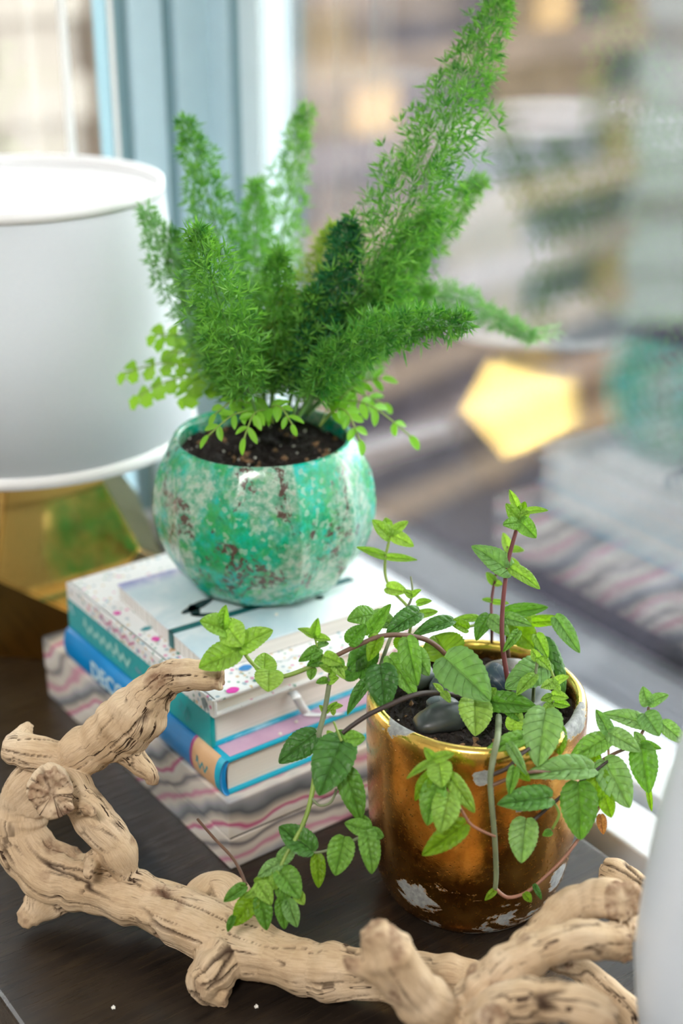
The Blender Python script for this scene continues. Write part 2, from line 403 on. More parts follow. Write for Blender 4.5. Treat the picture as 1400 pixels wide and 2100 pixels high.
def dodeca(a, rot):
    g = (1+5**.5)/2
    c = [(x, y, z) for x in (-1, 1) for y in (-1, 1) for z in (-1, 1)]
    for s1 in (-1, 1):
        for s2 in (-1, 1):
            c += [(0, s1/g, s2*g), (s1/g, s2*g, 0), (s1*g, 0, s2/g)]
    bm = bmesh.new()
    for v in c: bm.verts.new(v)
    bmesh.ops.convex_hull(bm, input=bm.verts)
    bmesh.ops.dissolve_limit(bm, angle_limit=0.05, verts=bm.verts, edges=bm.edges)
    bm.normal_update()
    f = max(bm.faces, key=lambda f: f.normal.z); q = f.normal.rotation_difference(Vector((0, 0, 1))).to_matrix()
    edge = 2/g
    for v in bm.verts: v.co = (q @ v.co)*(a/edge)
    zmin = min(v.co.z for v in bm.verts)
    bm.normal_update()
    # turn so that one upward side facet has azimuth rot
    up = [f for f in bm.faces if 0.2 < f.normal.z < 0.7][0]
    cur = math.atan2(up.normal.y, up.normal.x); R = Matrix.Rotation(rot-cur, 3, 'Z')
    for v in bm.verts: v.co = R @ v.co; v.co.z -= zmin
    bmesh.ops.bevel(bm, geom=list(bm.edges), offset=0.0018, segments=2, affect='EDGES')
    return bm
to_cam = math.atan2(-LP.y, -LP.x)
bm_obj('faceted_base', dodeca(0.076, to_cam+math.radians(14)), M['gold_lamp'], lamp)
lathe('neck', [(0.0, .165), (.02, .165), (.02, .172), (.008, .176), (.008, .225), (.016, .228), (.016, .262), (0.0, .262)], M['gold_lamp'], lamp, 32)
zb, zt, rb, rt, th = 0.197, 0.402, 0.138, 0.121, 0.0022
lathe('lamp_shade', [(rb, zb), (rt, zt), (rt-th, zt), (rb-th, zb), (rb, zb)], M['shade'], lamp, 96)
lathe('shade_trim', [(rb+.0012, zb-.0005), (rb+.0006, zb+.009), (rb-th-.001, zb+.009), (rb-th-.001, zb-.0005), (rb+.0012, zb-.0005)], M['white_trim'], lamp, 96)
lathe('shade_trim', [(rt+.0010, zt-.008), (rt+.0010, zt+.0006), (rt-th-.001, zt+.0006), (rt-th-.001, zt-.008), (rt+.0010, zt-.008)], M['white_trim'], lamp, 96)
for k in range(3):
    a = k*2*math.pi/3+.4
    vs_, fs = tube_geo([(0, 0, .262, .0016), (math.cos(a)*(rb-.004)*.93, math.sin(a)*(rb-.004)*.93, .30, .0016)], 6)
    mesh_obj('shade_spider', vs_, fs, M['white_trim'], lamp)

# blind cords hanging before the far window
M['cord'] = plain('white_cord', (0.85, 0.86, 0.84), 0.8)
for n_, w_, lab in ((0.176, 0.0042, 'thick white blind cord hanging before the far window'), (0.129, 0.0022, 'thin white blind cord beside the window frame')):
    p = room(-0.035, n_, 0)
    pts = smooth_path([(p.x+0.002*math.sin(z*3), p.y, z, w_) for z in (0.12, 0.3, 0.45, 0.6, 0.655)], 5)
    vs_, fs = tube_geo(pts, 8); c = empty('blind_cord', (p.x, p.y, 0.12)); tag(c, lab, 'cord')
    mesh_obj('cord', vs_, fs, M['cord'], c, True, base=(p.x, p.y, 0.12))
    lathe('tassel', [(0.0, 0), (.006, .003), (.006, .018), (.002, .03), (0.0, .03)], M['cord'], c, 16, loc=(0, 0, -0.028))

# ------------------------------------------------------------------ books
BA = math.radians(36.3)
BL = Vector((-math.sin(BA), math.cos(BA), 0)); BW = Vector((math.cos(BA), math.sin(BA), 0))
def book_m(corner, z, turn=0.0):
    a = BA+math.radians(turn); l = Vector((-math.sin(a), math.cos(a), 0)); w = Vector((math.cos(a), math.sin(a), 0))
    return Matrix(((w.x, l.x, 0, corner.x), (w.y, l.y, 0, corner.y), (0, 0, 1, z), (0, 0, 0, 1)))
Zbox = 0.0555; Zblue = Zbox+0.0280; Zteal = Zblue+0.0262; Zwhite = Zteal+0.0140; Ztop = Zwhite+0.0125
def pages_mat():
    t = NT('page_edges'); w = t.noise(t.coord(scale=(2, 2, 900)), 1.5, 4, 0.7)
    t.set(Base_Color=t.ramp(w, [(0.3, (0.62, 0.58, 0.52)), (0.7, (0.80, 0.77, 0.71))]), Roughness=0.9)
    t.bump(w, 0.4, 0.0006); return t.m
M['pages'] = pages_mat()
def scribble(n, amp, length, seed, loops=1.0):
    r = random.Random(seed); pts = []; x = 0
    for i in range(n*6):
        t = i/(n*6.0); ph = i/6.0*2*math.pi*0.5
        pts.append((t*length+0.3*length/n*math.sin(ph*2)*loops*0.5, amp*math.sin(ph)*(0.6+0.5*r.random()) + amp*(0.6 if (i//6) % 5 == 0 and math.sin(ph) > 0.5 else 0)))
    return pts
def ink(name, pts2, w, mat, parent, origin, ex, ey, en, lift=0.0003):
    """flat ribbon of print lying on a surface; pts2 in the plane (ex, ey)"""
    O = Vector(origin); ex = Vector(ex); ey = Vector(ey); en = Vector(en); vs_, fs = [], []
    for i, (x, y) in enumerate(pts2):
        a = pts2[max(i-1, 0)]; b = pts2[min(i+1, len(pts2)-1)]; d = Vector((b[0]-a[0], b[1]-a[1], 0))
        d = d.normalized() if d.length > 1e-9 else Vector((1, 0, 0)); nrm = Vector((-d.y, d.x, 0))*w*(0.7+0.3*abs(d.y))
        for s_ in (-1, 1):
            q = (x+nrm.x*s_, y+nrm.y*s_); vs_.append(O+ex*q[0]+ey*q[1]+en*lift)
        if i: fs.append((2*i-2, 2*i-1, 2*i+1, 2*i))
    return mesh_obj(name, vs_, fs, mat, parent)
def text_mesh(name, body, size, mat, parent, m, shear=0.0, offset=0.0):
    cu = bpy.data.curves.new(name, 'FONT'); cu.body = body; cu.size = size; cu.shear = shear; cu.extrude = 0.00015; cu.offset = offset
    cu.align_x = 'LEFT'; cu.align_y = 'CENTER'; cu.resolution_u = 3
    tmp = bpy.data.objects.new(name+'_tmp', cu); COL.objects.link(tmp)
    bpy.context.view_layer.update()
    me = bpy.data.meshes.new_from_object(tmp.evaluated_get(bpy.context.evaluated_depsgraph_get()))
    bpy.data.objects.remove(tmp, do_unlink=True); me.materials.clear(); me.materials.append(mat)
    o = bpy.data.objects.new(name, me); link(o, parent); o.matrix_local = m; return o
def spine_m(y, z, lift=0.0004):     # x axis of text = -L (local -y), y axis = up, normal = local -x
    return Matrix(((0, 0, -1, -lift), (-1, 0, 0, y), (0, 1, 0, z), (0, 0, 0, 1)))

def book(name, label, corner, z, L, W, T, board, mats, turn=0.0, round_spine=0.0, over=0.0032):
    b = empty(name, None, book_m(corner, z, turn)); tag(b, label, 'book')
    cov, spn = mats
    box('back_cover', (0.0, 0, 0), (W, L, board), cov['back'], b, min(0.0008, board*.3))
    box('front_cover', (0.0, 0, T-board), (W, L, T), cov['front'], b, min(0.0008, board*.3))
    if round_spine > 0:
        n = 12; prof = []
        for i in range(n+1):
            a = -math.pi/2+math.pi*i/n; prof.append((-round_spine*math.cos(a)+0.0, T/2+T/2*math.sin(a)))
        inner = [(x*0.55+0.0016, T/2+(zz-T/2)*0.86) for x, zz in reversed(prof)]
        ring = prof+inner; m = len(ring)
        vs_ = [(x, y, zz) for y in (0.0, L) for x, zz in ring]
        fs = [(i, (i+1) % m, (i+1) % m+m, i+m) for i in range(m)]
        k = len(prof)
        for off, rev in ((0, False), (m, True)):
            for i in range(k-1):
                f = (off+i, off+i+1, off+m-2-i, off+m-1-i); fs.append(tuple(reversed(f)) if rev else f)
        mesh_obj('spine', vs_, fs, spn, b, True)
    else:
        box('spine', (-0.0008, 0, 0), (board, L, T), spn, b, 0.0007)
    bm = bmesh.new(); add_box(bm, (board*.6, over, board), (W-over, L-over, T-board)); bm_obj('page_block', bm, M['pages'], b)
    return b

# marbled keepsake box at the bottom
def marble_mat():
    t = NT('marbled_paper'); v = t.coord(scale=(0.16, 0.62, 1.25), rot=(0.15, 0, 0))
    d = t.noise(t.coord(), 9, 3); vv = t.node('ShaderNodeVectorMath', operation='ADD'); sc = t.node('ShaderNodeVectorMath', operation='SCALE'); sc.inputs[3].default_value = 0.035
    nz = t.node('ShaderNodeTexNoise'); nz.inputs['Scale'].default_value = 11; nz.inputs['Detail'].default_value = 3
    t.link(t.coord(), nz.inputs['Vector']); t.link(nz.outputs['Color'], sc.inputs[0]); t.link(v, vv.inputs[0]); t.link(sc.outputs[0], vv.inputs[1])
    w = t.node('ShaderNodeTexWave', wave_type='BANDS', bands_direction='DIAGONAL', wave_profile='SAW'); w.inputs['Scale'].default_value = 9; w.inputs['Distortion'].default_value = 2.8; w.inputs['Detail'].default_value = 2.5
    t.link(vv.outputs[0], w.inputs['Vector'])
    c = t.ramp(w.outputs['Fac'], [(0.0, (.60, .52, .45)), (.10, (.14, .13, .14)), (.17, (.55, .49, .42)), (.30, (.66, .62, .57)), (.36, (.45, .07, .19)), (.42, (.58, .50, .42)), (.55, (.10, .11, .12)), (.66, (.30, .30, .32)), (.78, (.62, .56, .50)), (.86, (.50, .20, .28)), (.93, (.56, .50, .44)), (1.0, (.60, .55, .48))])
    t.set(Base_Color=c, Roughness=0.22); return t.m
M['marble'] = marble_mat()
cb = PZ(473, 1786, 0)
kb = empty('keepsake_box', None, book_m(cb, 0)); tag(kb, 'keepsake box covered in marbled pink and grey paper under the books', 'box')
LB, WB = 0.285, 0.200
box('box_body', (0.0006, 0.0006, 0), (WB-.0006, LB-.0006, 0.0245), M['marble'], kb, 0.0012)
box('seam', (0.0016, 0.0016, 0.0240), (WB-.0016, LB-.0016, 0.0262), M['gap_dark'], kb)
box('lid', (0, 0, 0.0258), (WB, LB, Zbox), M['marble'], kb, 0.0015)

# blue book
def blue_cover(front):
    t = NT('blue_book_cloth_'+('front' if front else 'back'))
    if front:
        v = t.coord(); n = t.noise(v, 22, 5); n2 = t.noise(v, 60, 3)
        c = t.ramp(n, [(0.25, (.46, .26, .40)), (.5, (.56, .36, .50)), (.75, (.62, .42, .55))])
        c = t.mix(t.ramp(n2, [(.62, 0.0), (.72, 0.8)]), c, (.20, .10, .18))
        # blue wash toward the spine and the far part of the cover
        sx = t.node('ShaderNodeSeparateXYZ'); t.link(v, sx.inputs[0])
        c = t.mix(t.ramp(sx.outputs['Y'], [(0.10, 0.0), (0.16, 0.8)]), c, (.34, .55, .72))
        t.set(Base_Color=c, Roughness=0.35)
    else: t.set(Base_Color=(0.01, .36, .55), Roughness=0.4)
    return t.m
M['blue_front'] = blue_cover(True); M['cyan_edge'] = plain('cyan_board_edge', (.0, .36, .53), .4); M['blue_spine'] = plain('bright_blue_spine', (.0, .22, .56), .35, noise=.08, scale=30)
M['tan_label'] = plain('tan_spine_label', (.62, .38, .20), .5, noise=.08, scale=60); M['magenta'] = plain('magenta_print', (.40, .05, .22), .5)
M['white_print'] = plain('pale_print', (.55, .74, .80), .5); M['mint_print'] = plain('pale_mint_print', (.42, .72, .66), .5); M['mauve_print'] = plain('mauve_print', (.28, .36, .46), .5)
M['teal_ink'] = plain('teal_ink', (.05, .30, .34), .5); M['pink_print'] = plain('pink_print', (.55, .16, .34), .5); M['grey_print'] = plain('grey_print', (.50, .56, .60), .6)
c1 = PZ(469, 1632, Zbox)
TB = Zblue-Zbox; LBL, WBL = 0.232, 0.178
blue = book('blue_book', 'blue book with purple cover and tan spine label, second from the bottom of the stack', c1, Zbox+.0002, LBL, WBL, TB-.0002, 0.0026, ({'back': M['cyan_edge'], 'front': M['cyan_edge']}, M['blue_spine']), 0.0, 0.0065)
box('cover_print', (0.004, 0.003, TB-.0003), (WBL-.002, LBL-.003, TB+.0001), M['blue_front'], blue)
def spine_patch(name, y0, y1, mat, scale):
    n = 10; vs_, fs = [], []
    for y in (y0, y1):
        for i in range(n+1):
            a = -math.pi/2*0.97+math.pi*0.97*i/n; vs_.append((-0.0065*math.cos(a)*scale-.0002, y, TB/2+TB/2*math.sin(a)*scale))
    fs = [(i, i+1, n+2+i, n+1+i) for i in range(n)]
    return mesh_obj(name, vs_, fs, mat, blue, True)
spine_patch('spine_label', 0.0065, 0.036, M['tan_label'], 1.012); spine_patch('label_border', 0.036, 0.039, M['magenta'], 1.014)
spine_patch('head_band', 0.0, 0.0065, M['cyan_edge'], 1.013)
text_mesh('spine_lettering', 'DECOR', 0.0195, M['white_print'], blue, Matrix.Translation((-0.0063, 0, 0)) @ spine_m(0.186, TB/2-.001, 0.0004), 0.0, 0.0004)
ink('label_flourish', scribble(5, .004, .016, 3), .0007, M['teal_ink'], blue, (-0.0067, .030, TB/2), (0, -1, 0), (0, 0, 1), (-1, 0, 0))

# teal book
def teal_cover():
    t = NT('teal_book_cloth'); n = t.noise(t.coord(), 18, 4); t.set(Base_Color=t.ramp(n, [(.3, (.0, .30, .32)), (.7, (.0, .37, .385))]), Roughness=0.35); return t.m
def teal_back():
    t = NT('blue_white_board'); n = t.noise(t.coord(scale=(1, 3, 1)), 40, 4); t.set(Base_Color=t.ramp(n, [(.45, (.0, .36, .56)), (.66, (.35, .62, .76))]), Roughness=0.4); return t.m
M['teal'] = teal_cover(); M['teal_back'] = teal_back()
c2 = PZ(437, 1535, Zblue); TT = Zteal-Zblue; LT, WT = 0.214, 0.182
teal = book('teal_book', 'teal book with pale script on its spine and white ribbon marker', c2, Zblue+.0002, LT, WT, TT-.0002, 0.0024, ({'back': M['teal_back'], 'front': M['teal_back']}, M['teal']))
ink('spine_lettering', scribble(15, .0052, .076, 11, 1.2), .0013, M['mint_print'], teal, (-0.0009, .186, TT/2), (0, -1, 0), (0, 0, 1), (-1, 0, 0))
ink('spine_mark', scribble(2, .003, .006, 2), .0011, M['white_print'], teal, (-0.0009, .208, TT/2+.005), (0, -1, 0), (0, 0, 1), (-1, 0, 0))
ink('spine_subtitle', scribble(4, .0012, .010, 5), .0009, M['mauve_print'], teal, (-0.0009, .104, TT/2), (0, -1, 0), (0, 0, 1), (-1, 0, 0))
ink('spine_subtitle', scribble(7, .0012, .020, 6), .0010, M['mauve_print'], teal, (-0.0009, .090, TT/2), (0, -1, 0), (0, 0, 1), (-1, 0, 0))
ink('spine_emblem', [(0, .006), (.004, .003), (.001, -.001), (.006, -.004), (.010, .004), (.013, -.003), (.008, -.008)], .0016, M['teal_ink'], teal, (-0.0009, .042, TT/2), (0, -1, 0), (0, 0, 1), (-1, 0, 0))
# ribbon marker
bpy.context.view_layer.update()
M['ribbon'] = plain('white_satin', (.80, .83, .86), .4)
q_ = blue.matrix_world.inverted() @ c2       # where the teal book's corner lies on the blue one
e_ = -q_.y                                     # near edge of the blue cover in the teal book's frame
pp = [(0.066, .010, .0200), (0.067, .001, .0185), (0.069, -.003, .012), (0.073, -.006, .0040), (0.080, -.009, .0016), (0.088, e_*.75, .0012), (0.0935, e_*.97, .0012)]
vs_, fs = [], []
sp_ = smooth_path([(x, y, z, 1) for x, y, z in pp], 4)
for i, p in enumerate(sp_):
    vs_ += [(p[0]-.0034, p[1], p[2]), (p[0]+.0034, p[1]-.0006, p[2]), (p[0]+.0034, p[1]-.0008, p[2]-.0004), (p[0]-.0034, p[1]-.0002, p[2]-.0004)]
    if i:
        for k in range(4): fs.append((4*i-4+k, 4*i-4+(k+1) % 4, 4*i+(k+1) % 4, 4*i+k))
mesh_obj('ribbon_marker', vs_, fs, M['ribbon'], teal, True)

# white confetti book
def confetti_mat():
    t = NT('confetti_cover'); v = t.coord()
    base = (.82, .83, .83); c = None
    col = t.mix(t.noise(v, 40, 2), (.84, .85, .85), (.74, .77, .78))
    for scale, thr, cc, off in ((210, .34, (.30, .42, .50), 0), (190, .28, (.65, .10, .32), 1), (230, .30, (.10, .30, .22), 2), (200, .28, (.62, .42, .18), 3), (90, .18, (.12, .38, .50), 4)):
        vm = t.node('ShaderNodeVectorMath', operation='ADD'); vm.inputs[1].default_value = (off*3.1, off*1.7, off*.9); t.link(v, vm.inputs[0])
        vo = t.node('ShaderNodeTexVoronoi'); vo.inputs['Scale'].default_value = scale; t.link(vm.outputs[0], vo.inputs['Vector'])
        sep = t.node('ShaderNodeSeparateColor'); t.link(vo.outputs['Color'], sep.inputs[0])
        near = t.math('LESS_THAN', vo.outputs['Distance'], thr); pick = t.math('GREATER_THAN', sep.outputs[0], 0.80)
        col = t.mix(t.math('MULTIPLY', t.math('MULTIPLY', near, pick), 0.85), col, cc)
    t.set(Base_Color=col, Roughness=0.3); return t.m
M['confetti'] = confetti_mat(); M['white_board'] = plain('white_board', (.80, .81, .81), .4, noise=.04, scale=60)
c3 = PZ(440, 1474, Zteal); TW = Zwhite-Zteal; LW, WW = 0.216, 0.184
white = book('confetti_book', 'white book speckled with confetti dots, lying on the teal book', c3, Zteal+.0002, LW, WW, TW-.0002, 0.0024, ({'back': M['confetti'], 'front': M['confetti']}, M['confetti']))
ink('spine_lettering', scribble(9, .0026, .055, 21), .0010, M['pink_print'], white, (-0.0009, .160, TW/2), (0, -1, 0), (0, 0, 1), (-1, 0, 0))
M['gem'] = plain('grey_gem_print', (.18, .24, .25), .3); M['hotpink'] = plain('hot_pink_print', (.72, .07, .42), .3); M['bluedot'] = plain('blue_print', (.02, .25, .62), .3); M['green_dot'] = plain('dark_green_print', (.04, .22, .16), .4)
def dot(name, parent, m, rx, ry, mat):
    n = 18; vs_ = [(0, 0, 0)]+[(rx*math.cos(2*math.pi*k/n), ry*math.sin(2*math.pi*k/n)*(1+.08*math.sin(5*k)), 0) for k in range(n)]
    o = mesh_obj(name, vs_, [(0, k+1, (k+1) % n+1) for k in range(n)], mat, parent); o.matrix_local = m; return o
dot('spine_emblem', white, spine_m(.011, TW/2, .0011), .0032, .0042, M['gem'])
def cover_dot(px, py, rx, ry, mat):
    w = PZ(px, py, Zwhite); q = white.matrix_world.inverted() @ w
    dot('printed_dot', white, Matrix.Translation((q.x, q.y, TW+.0002)), rx, ry, mat)
bpy.context.view_layer.update()
for a in ((477, 1416, .0048, .0036, M['hotpink']), (503, 1370, .0052, .0036, M['bluedot']), (240, 1258, .0030, .0030, M['hotpink']), (300, 1290, .0046, .0026, M['teal_ink']), (319, 1311, .0030, .0036, M['hotpink']), (278, 1255, .0018, .0022, M['green_dot']), (354, 1333, .0024, .0022, M['tan_label']), (524, 1396, .0020, .0018, M['green_dot']), (366, 1340, .0018, .0018, M['green_dot'])): cover_dot(*a)

# slim boxed notebook with a teal band on top
def wash_mat():
    t = NT('watercolour_cover'); v = t.coord(); n = t.noise(v, 14, 4, .6, .5); n2 = t.noise(v, 30, 5, .7)
    c = t.ramp(n, [(.30, (.40, .56, .66)), (.48, (.56, .68, .75)), (.62, (.78, .83, .87)), (.8, (.86, .88, .90))])
    sx = t.node('ShaderNodeSeparateXYZ'); t.link(v, sx.inputs[0])
    far = t.ramp(sx.outputs['Y'], [(.118, 0.0), (.135, 1.0)])
    vi = t.ramp(n2, [(.42, (.22, .22, .55)), (.52, (.52, .48, .72)), (.62, (.80, .80, .86))])
    c = t.mix(far, c, vi)
    nearw = t.ramp(sx.outputs['X'], [(.075, 0.0), (.13, .85)]); c = t.mix(nearw, c, (.84, .87, .89))
    t.set(Base_Color=c, Roughness=0.3); return t.m
M['wash'] = wash_mat(); M['teal_band'] = plain('dark_teal_band', (.01, .12, .13), .5)
def stripe_mat():
    t = NT('striped_page_side'); w = t.noise(t.coord(scale=(1, 420, 1)), 1, 2); w2 = t.noise(t.coord(scale=(2, 2, 600)), 1.5, 3)
    c = t.ramp(w, [(.40, (.52, .50, .46)), (.55, (.80, .80, .78))]); c = t.mix(t.ramp(w2, [(.4, 0.0), (.6, .35)]), c, (.45, .44, .41))
    t.set(Base_Color=c, Roughness=.7); return t.m
M['stripe'] = stripe_mat()
far5 = PZ(242, 1198, Ztop); near5 = PZ(415, 1352, Ztop)
l5 = (far5-near5).length; d5 = (far5-near5).normalized()
turn5 = math.degrees(math.atan2(-d5.x, d5.y))-math.degrees(BA)
T5 = Ztop-Zwhite; W5 = 0.150
nb = empty('boxed_notebook', None, book_m(near5, Zwhite+.0002, turn5)); tag(nb, 'slim pale blue boxed notebook with dark teal band under the green pot', 'notebook')
box('sleeve', (0, 0, 0), (W5, l5, T5-.0012), M['stripe'], nb, .0006)
box('cover', (-.0006, -.0006, T5-.0014), (W5+.0006, l5+.0006, T5-.0002), M['wash'], nb, .0005)
q = nb.matrix_world.inverted() @ PZ(372, 1290, Ztop)
bpy.context.view_layer.update(); q = nb.matrix_world.inverted() @ PZ(372, 1290, Ztop)
yb = q.y
bmq = bmesh.new()
add_box(bmq, (-.0012, yb-.0032, 0), (-.0001, yb+.0032, T5+.0004)); add_box(bmq, (-.0012, yb-.0032, T5-.0004), (W5+.0012, yb+.0032, T5+.0004)); add_box(bmq, (W5+.0001, yb-.0032, 0), (W5+.0012, yb+.0032, T5+.0004))
bm_obj('elastic_band', bmq, M['teal_band'], nb)
ink('cover_lettering', scribble(6, .0022, .036, 31), .0006, M['grey_print'], white, white.matrix_world.inverted() @ PZ(535, 1372, Zwhite)+Vector((0, 0, 0)), (1, 0, 0), (0, 1, 0), (0, 0, 1))
# dark printed flower on the notebook cover, beside the pot
M['ink_dark'] = plain('dark_ink_print', (.012, .03, .04), .4)
for (px, py, sx_, sy_, ang) in ((405, 1243, .016, .0045, .3), (398, 1252, .010, .004, 1.3), (424, 1262, .012, .003, -.6), (655, 1226, .0035, .003, 0)):
    qq = nb.matrix_world.inverted() @ PZ(px, py, Ztop)
    dot('printed_petal', nb, Matrix.Translation((qq.x, qq.y, T5+.00005)) @ Matrix.Rotation(ang, 4, 'Z'), sx_, sy_, M['ink_dark'])

# ------------------------------------------------------------------ green glazed pot
def glaze_mat():
    t = NT('mottled_green_glaze'); v = t.coord()
    big = t.noise(t.coord(scale=(1, 1, .55)), 26, 4, .55, .4); mid = t.noise(v, 70, 4, .6, .3); sm = t.noise(v, 190, 3, .6)
    teal = t.ramp(mid, [(.30, (.0, .17, .06)), (.42, (.01, .34, .15)), (.53, (.0, .42, .28)), (.62, (.0, .42, .38)), (.74, (.06, .52, .46))])
    pale = t.ramp(sm, [(.32, (.10, .30, .18)), (.47, (.28, .45, .34)), (.60, (.42, .54, .44)), (.75, (.36, .29, .22))])
    c = t.mix(t.ramp(big, [(.46, 0.0), (.58, .9)]), teal, pale); gn = t.noise(t.coord(loc=(7, 2, 5)), 48, 4, .6); c = t.mix(t.ramp(gn, [(.54, 0.0), (.64, .75)]), c, (.03, .34, .07))
    vd = t.node('ShaderNodeTexVoronoi'); vd.inputs['Scale'].default_value = 330; t.link(v, vd.inputs['Vector'])
    sep = t.node('ShaderNodeSeparateColor'); t.link(vd.outputs['Color'], sep.inputs[0])
    c = t.mix(t.math('MULTIPLY', t.math('GREATER_THAN', sep.outputs[0], .72), .5), c, (.01, .30, .16))
    c = t.mix(t.math('MULTIPLY', t.math('GREATER_THAN', sep.outputs[1], .86), .4), c, (.50, .62, .52))
    # chipped brown patches with ragged outline
    br = t.noise(t.coord(loc=(3.1, 1.4, .2), scale=(1, 1, .8)), 30, 7, .72, .6)
    patch = t.ramp(br, [(.555, 0.0), (.575, 1.0)])
    hole = t.math('GREATER_THAN', t.noise(v, 260, 2), .50)
    c = t.mix(t.math('MULTIPLY', patch, t.math('ADD', t.math('MULTIPLY', hole, .7), .25)), c, (.085, .040, .035))
    t.set(Base_Color=c, Roughness=t.ramp(sm, [(.3, .16), (.7, .36)]))
    t.b.inputs['Coat Weight'].default_value = 0.25; t.b.inputs['Coat Roughness'].default_value = .12
    h = t.math('ADD', t.math('MULTIPLY', patch, -.6), sm); t.bump(h, .25, .0012); return t.m
M['glaze'] = glaze_mat()
GPC = Vector((-0.0567, 0.9595, Ztop+.0004))
gp = empty('green_pot', GPC); tag(gp, 'round green glazed pot with brown chipped patches, standing on the books', 'pot')
gprof = [(.0, .002), (.036, .002), (.041, .0), (.047, .002), (.054, .007), (.0625, .0155), (.070, .028), (.0755, .042), (.0785, .057), (.0790, .067), (.0780, .080), (.0755, .092), (.0720, .103), (.0685, .1115), (.0660, .1160), (.0645, .1176), (.0625, .1172), (.0612, .1150), (.0606, .108), (.0610, .098), (.0, .096)]
def facet(a, z):
    k = 11; ph = (a*k/(2*math.pi)+.12) % 1.0
    return 1.0+.055*(abs(ph-.5)*2)**2.2*(1 if z > .004 else 0)*max(0, min(1, (.116-z)/.02))-.014
lathe('pot_body', gprof, M['glaze'], gp, 176, True, rfun=facet)

# soil
def soil_mat():
    t = NT('potting_soil'); v = t.coord(); n = t.noise(v, 220, 5, .7); n2 = t.noise(v, 60, 3)
    t.set(Base_Color=t.mix(n2, t.ramp(n, [(.3, (.006, .004, .004)), (.6, (.030, .018, .014)), (.8, (.075, .042, .030))]), (.010, .007, .006)), Roughness=.9)
    t.bump(n, .9, .003); return t.m
M['soil'] = soil_mat(); M['perlite'] = plain('perlite', (.75, .72, .66), .9); M['bark'] = plain('bark_chip', (.20, .11, .055), .9, noise=.4, scale=300)
def soil(name, label, c, r, seed, nper):
    e = empty(name, c); tag(e, label, 'soil', kind='stuff'); rs = np.random.RandomState(seed)
    n, rings = 80, 26; vs_, fs = [(0, 0, 0)], []
    for i in range(1, rings+1):
        for k in range(n):
            a = 2*math.pi*(k+.5*(i % 2))/n; q = r*i/rings; vs_.append((q*math.cos(a), q*math.sin(a), 0))
    A = np.array(vs_); z = (vnoise(A*260+9)-.5)*.0045+(vnoise(A*620+3)-.5)*.0030+(vnoise(A*60)-.5)*.004; A[:, 2] = z
    fs = [(0, 1+k, 1+(k+1) % n) for k in range(n)]
    for i in range(1, rings):
        for k in range(n): fs.append((1+(i-1)*n+k, 1+i*n+k, 1+i*n+(k+1) % n, 1+(i-1)*n+(k+1) % n))
    o = mesh_obj('soil_surface', A, fs, M['soil'], e, False); o['kind'] = 'stuff'
    for nm, cnt, sz, mt in (('soil_crumbs', 420, .0016, M['soil']), ('perlite_grains', nper, .0010, M['perlite']), ('bark_chips', 34, .0026, M['bark'])):
        V, F = [], []
        for _ in range(cnt):
            q = r*.97*math.sqrt(rs.rand()); a = rs.rand()*6.283; s = sz*(.5+rs.rand()); b0 = len(V); R = Matrix.Rotation(rs.rand()*6, 3, (rs.rand(), rs.rand(), rs.rand()+.1))
            for p in ((1, 0, 0), (-1, 0, 0), (0, 1, 0), (0, -1, 0), (0, 0, .7), (0, 0, -.7)):
                w = R @ (Vector(p)*s*(.7+.6*rs.rand())); V.append((q*math.cos(a)+w.x, q*math.sin(a)+w.y, .0012+w.z))
            F += [tuple(b0+i for i in f) for f in ((0, 2, 4), (2, 1, 4), (1, 3, 4), (3, 0, 4), (2, 0, 5), (1, 2, 5), (3, 1, 5), (0, 3, 5))]
        o = mesh_obj(nm, V, F, mt, e); o['kind'] = 'stuff'
    return e
soil('soil', 'dark potting soil with white grains in the green pot', GPC+Vector((0, 0, .1055)), .0615, 4, 46)

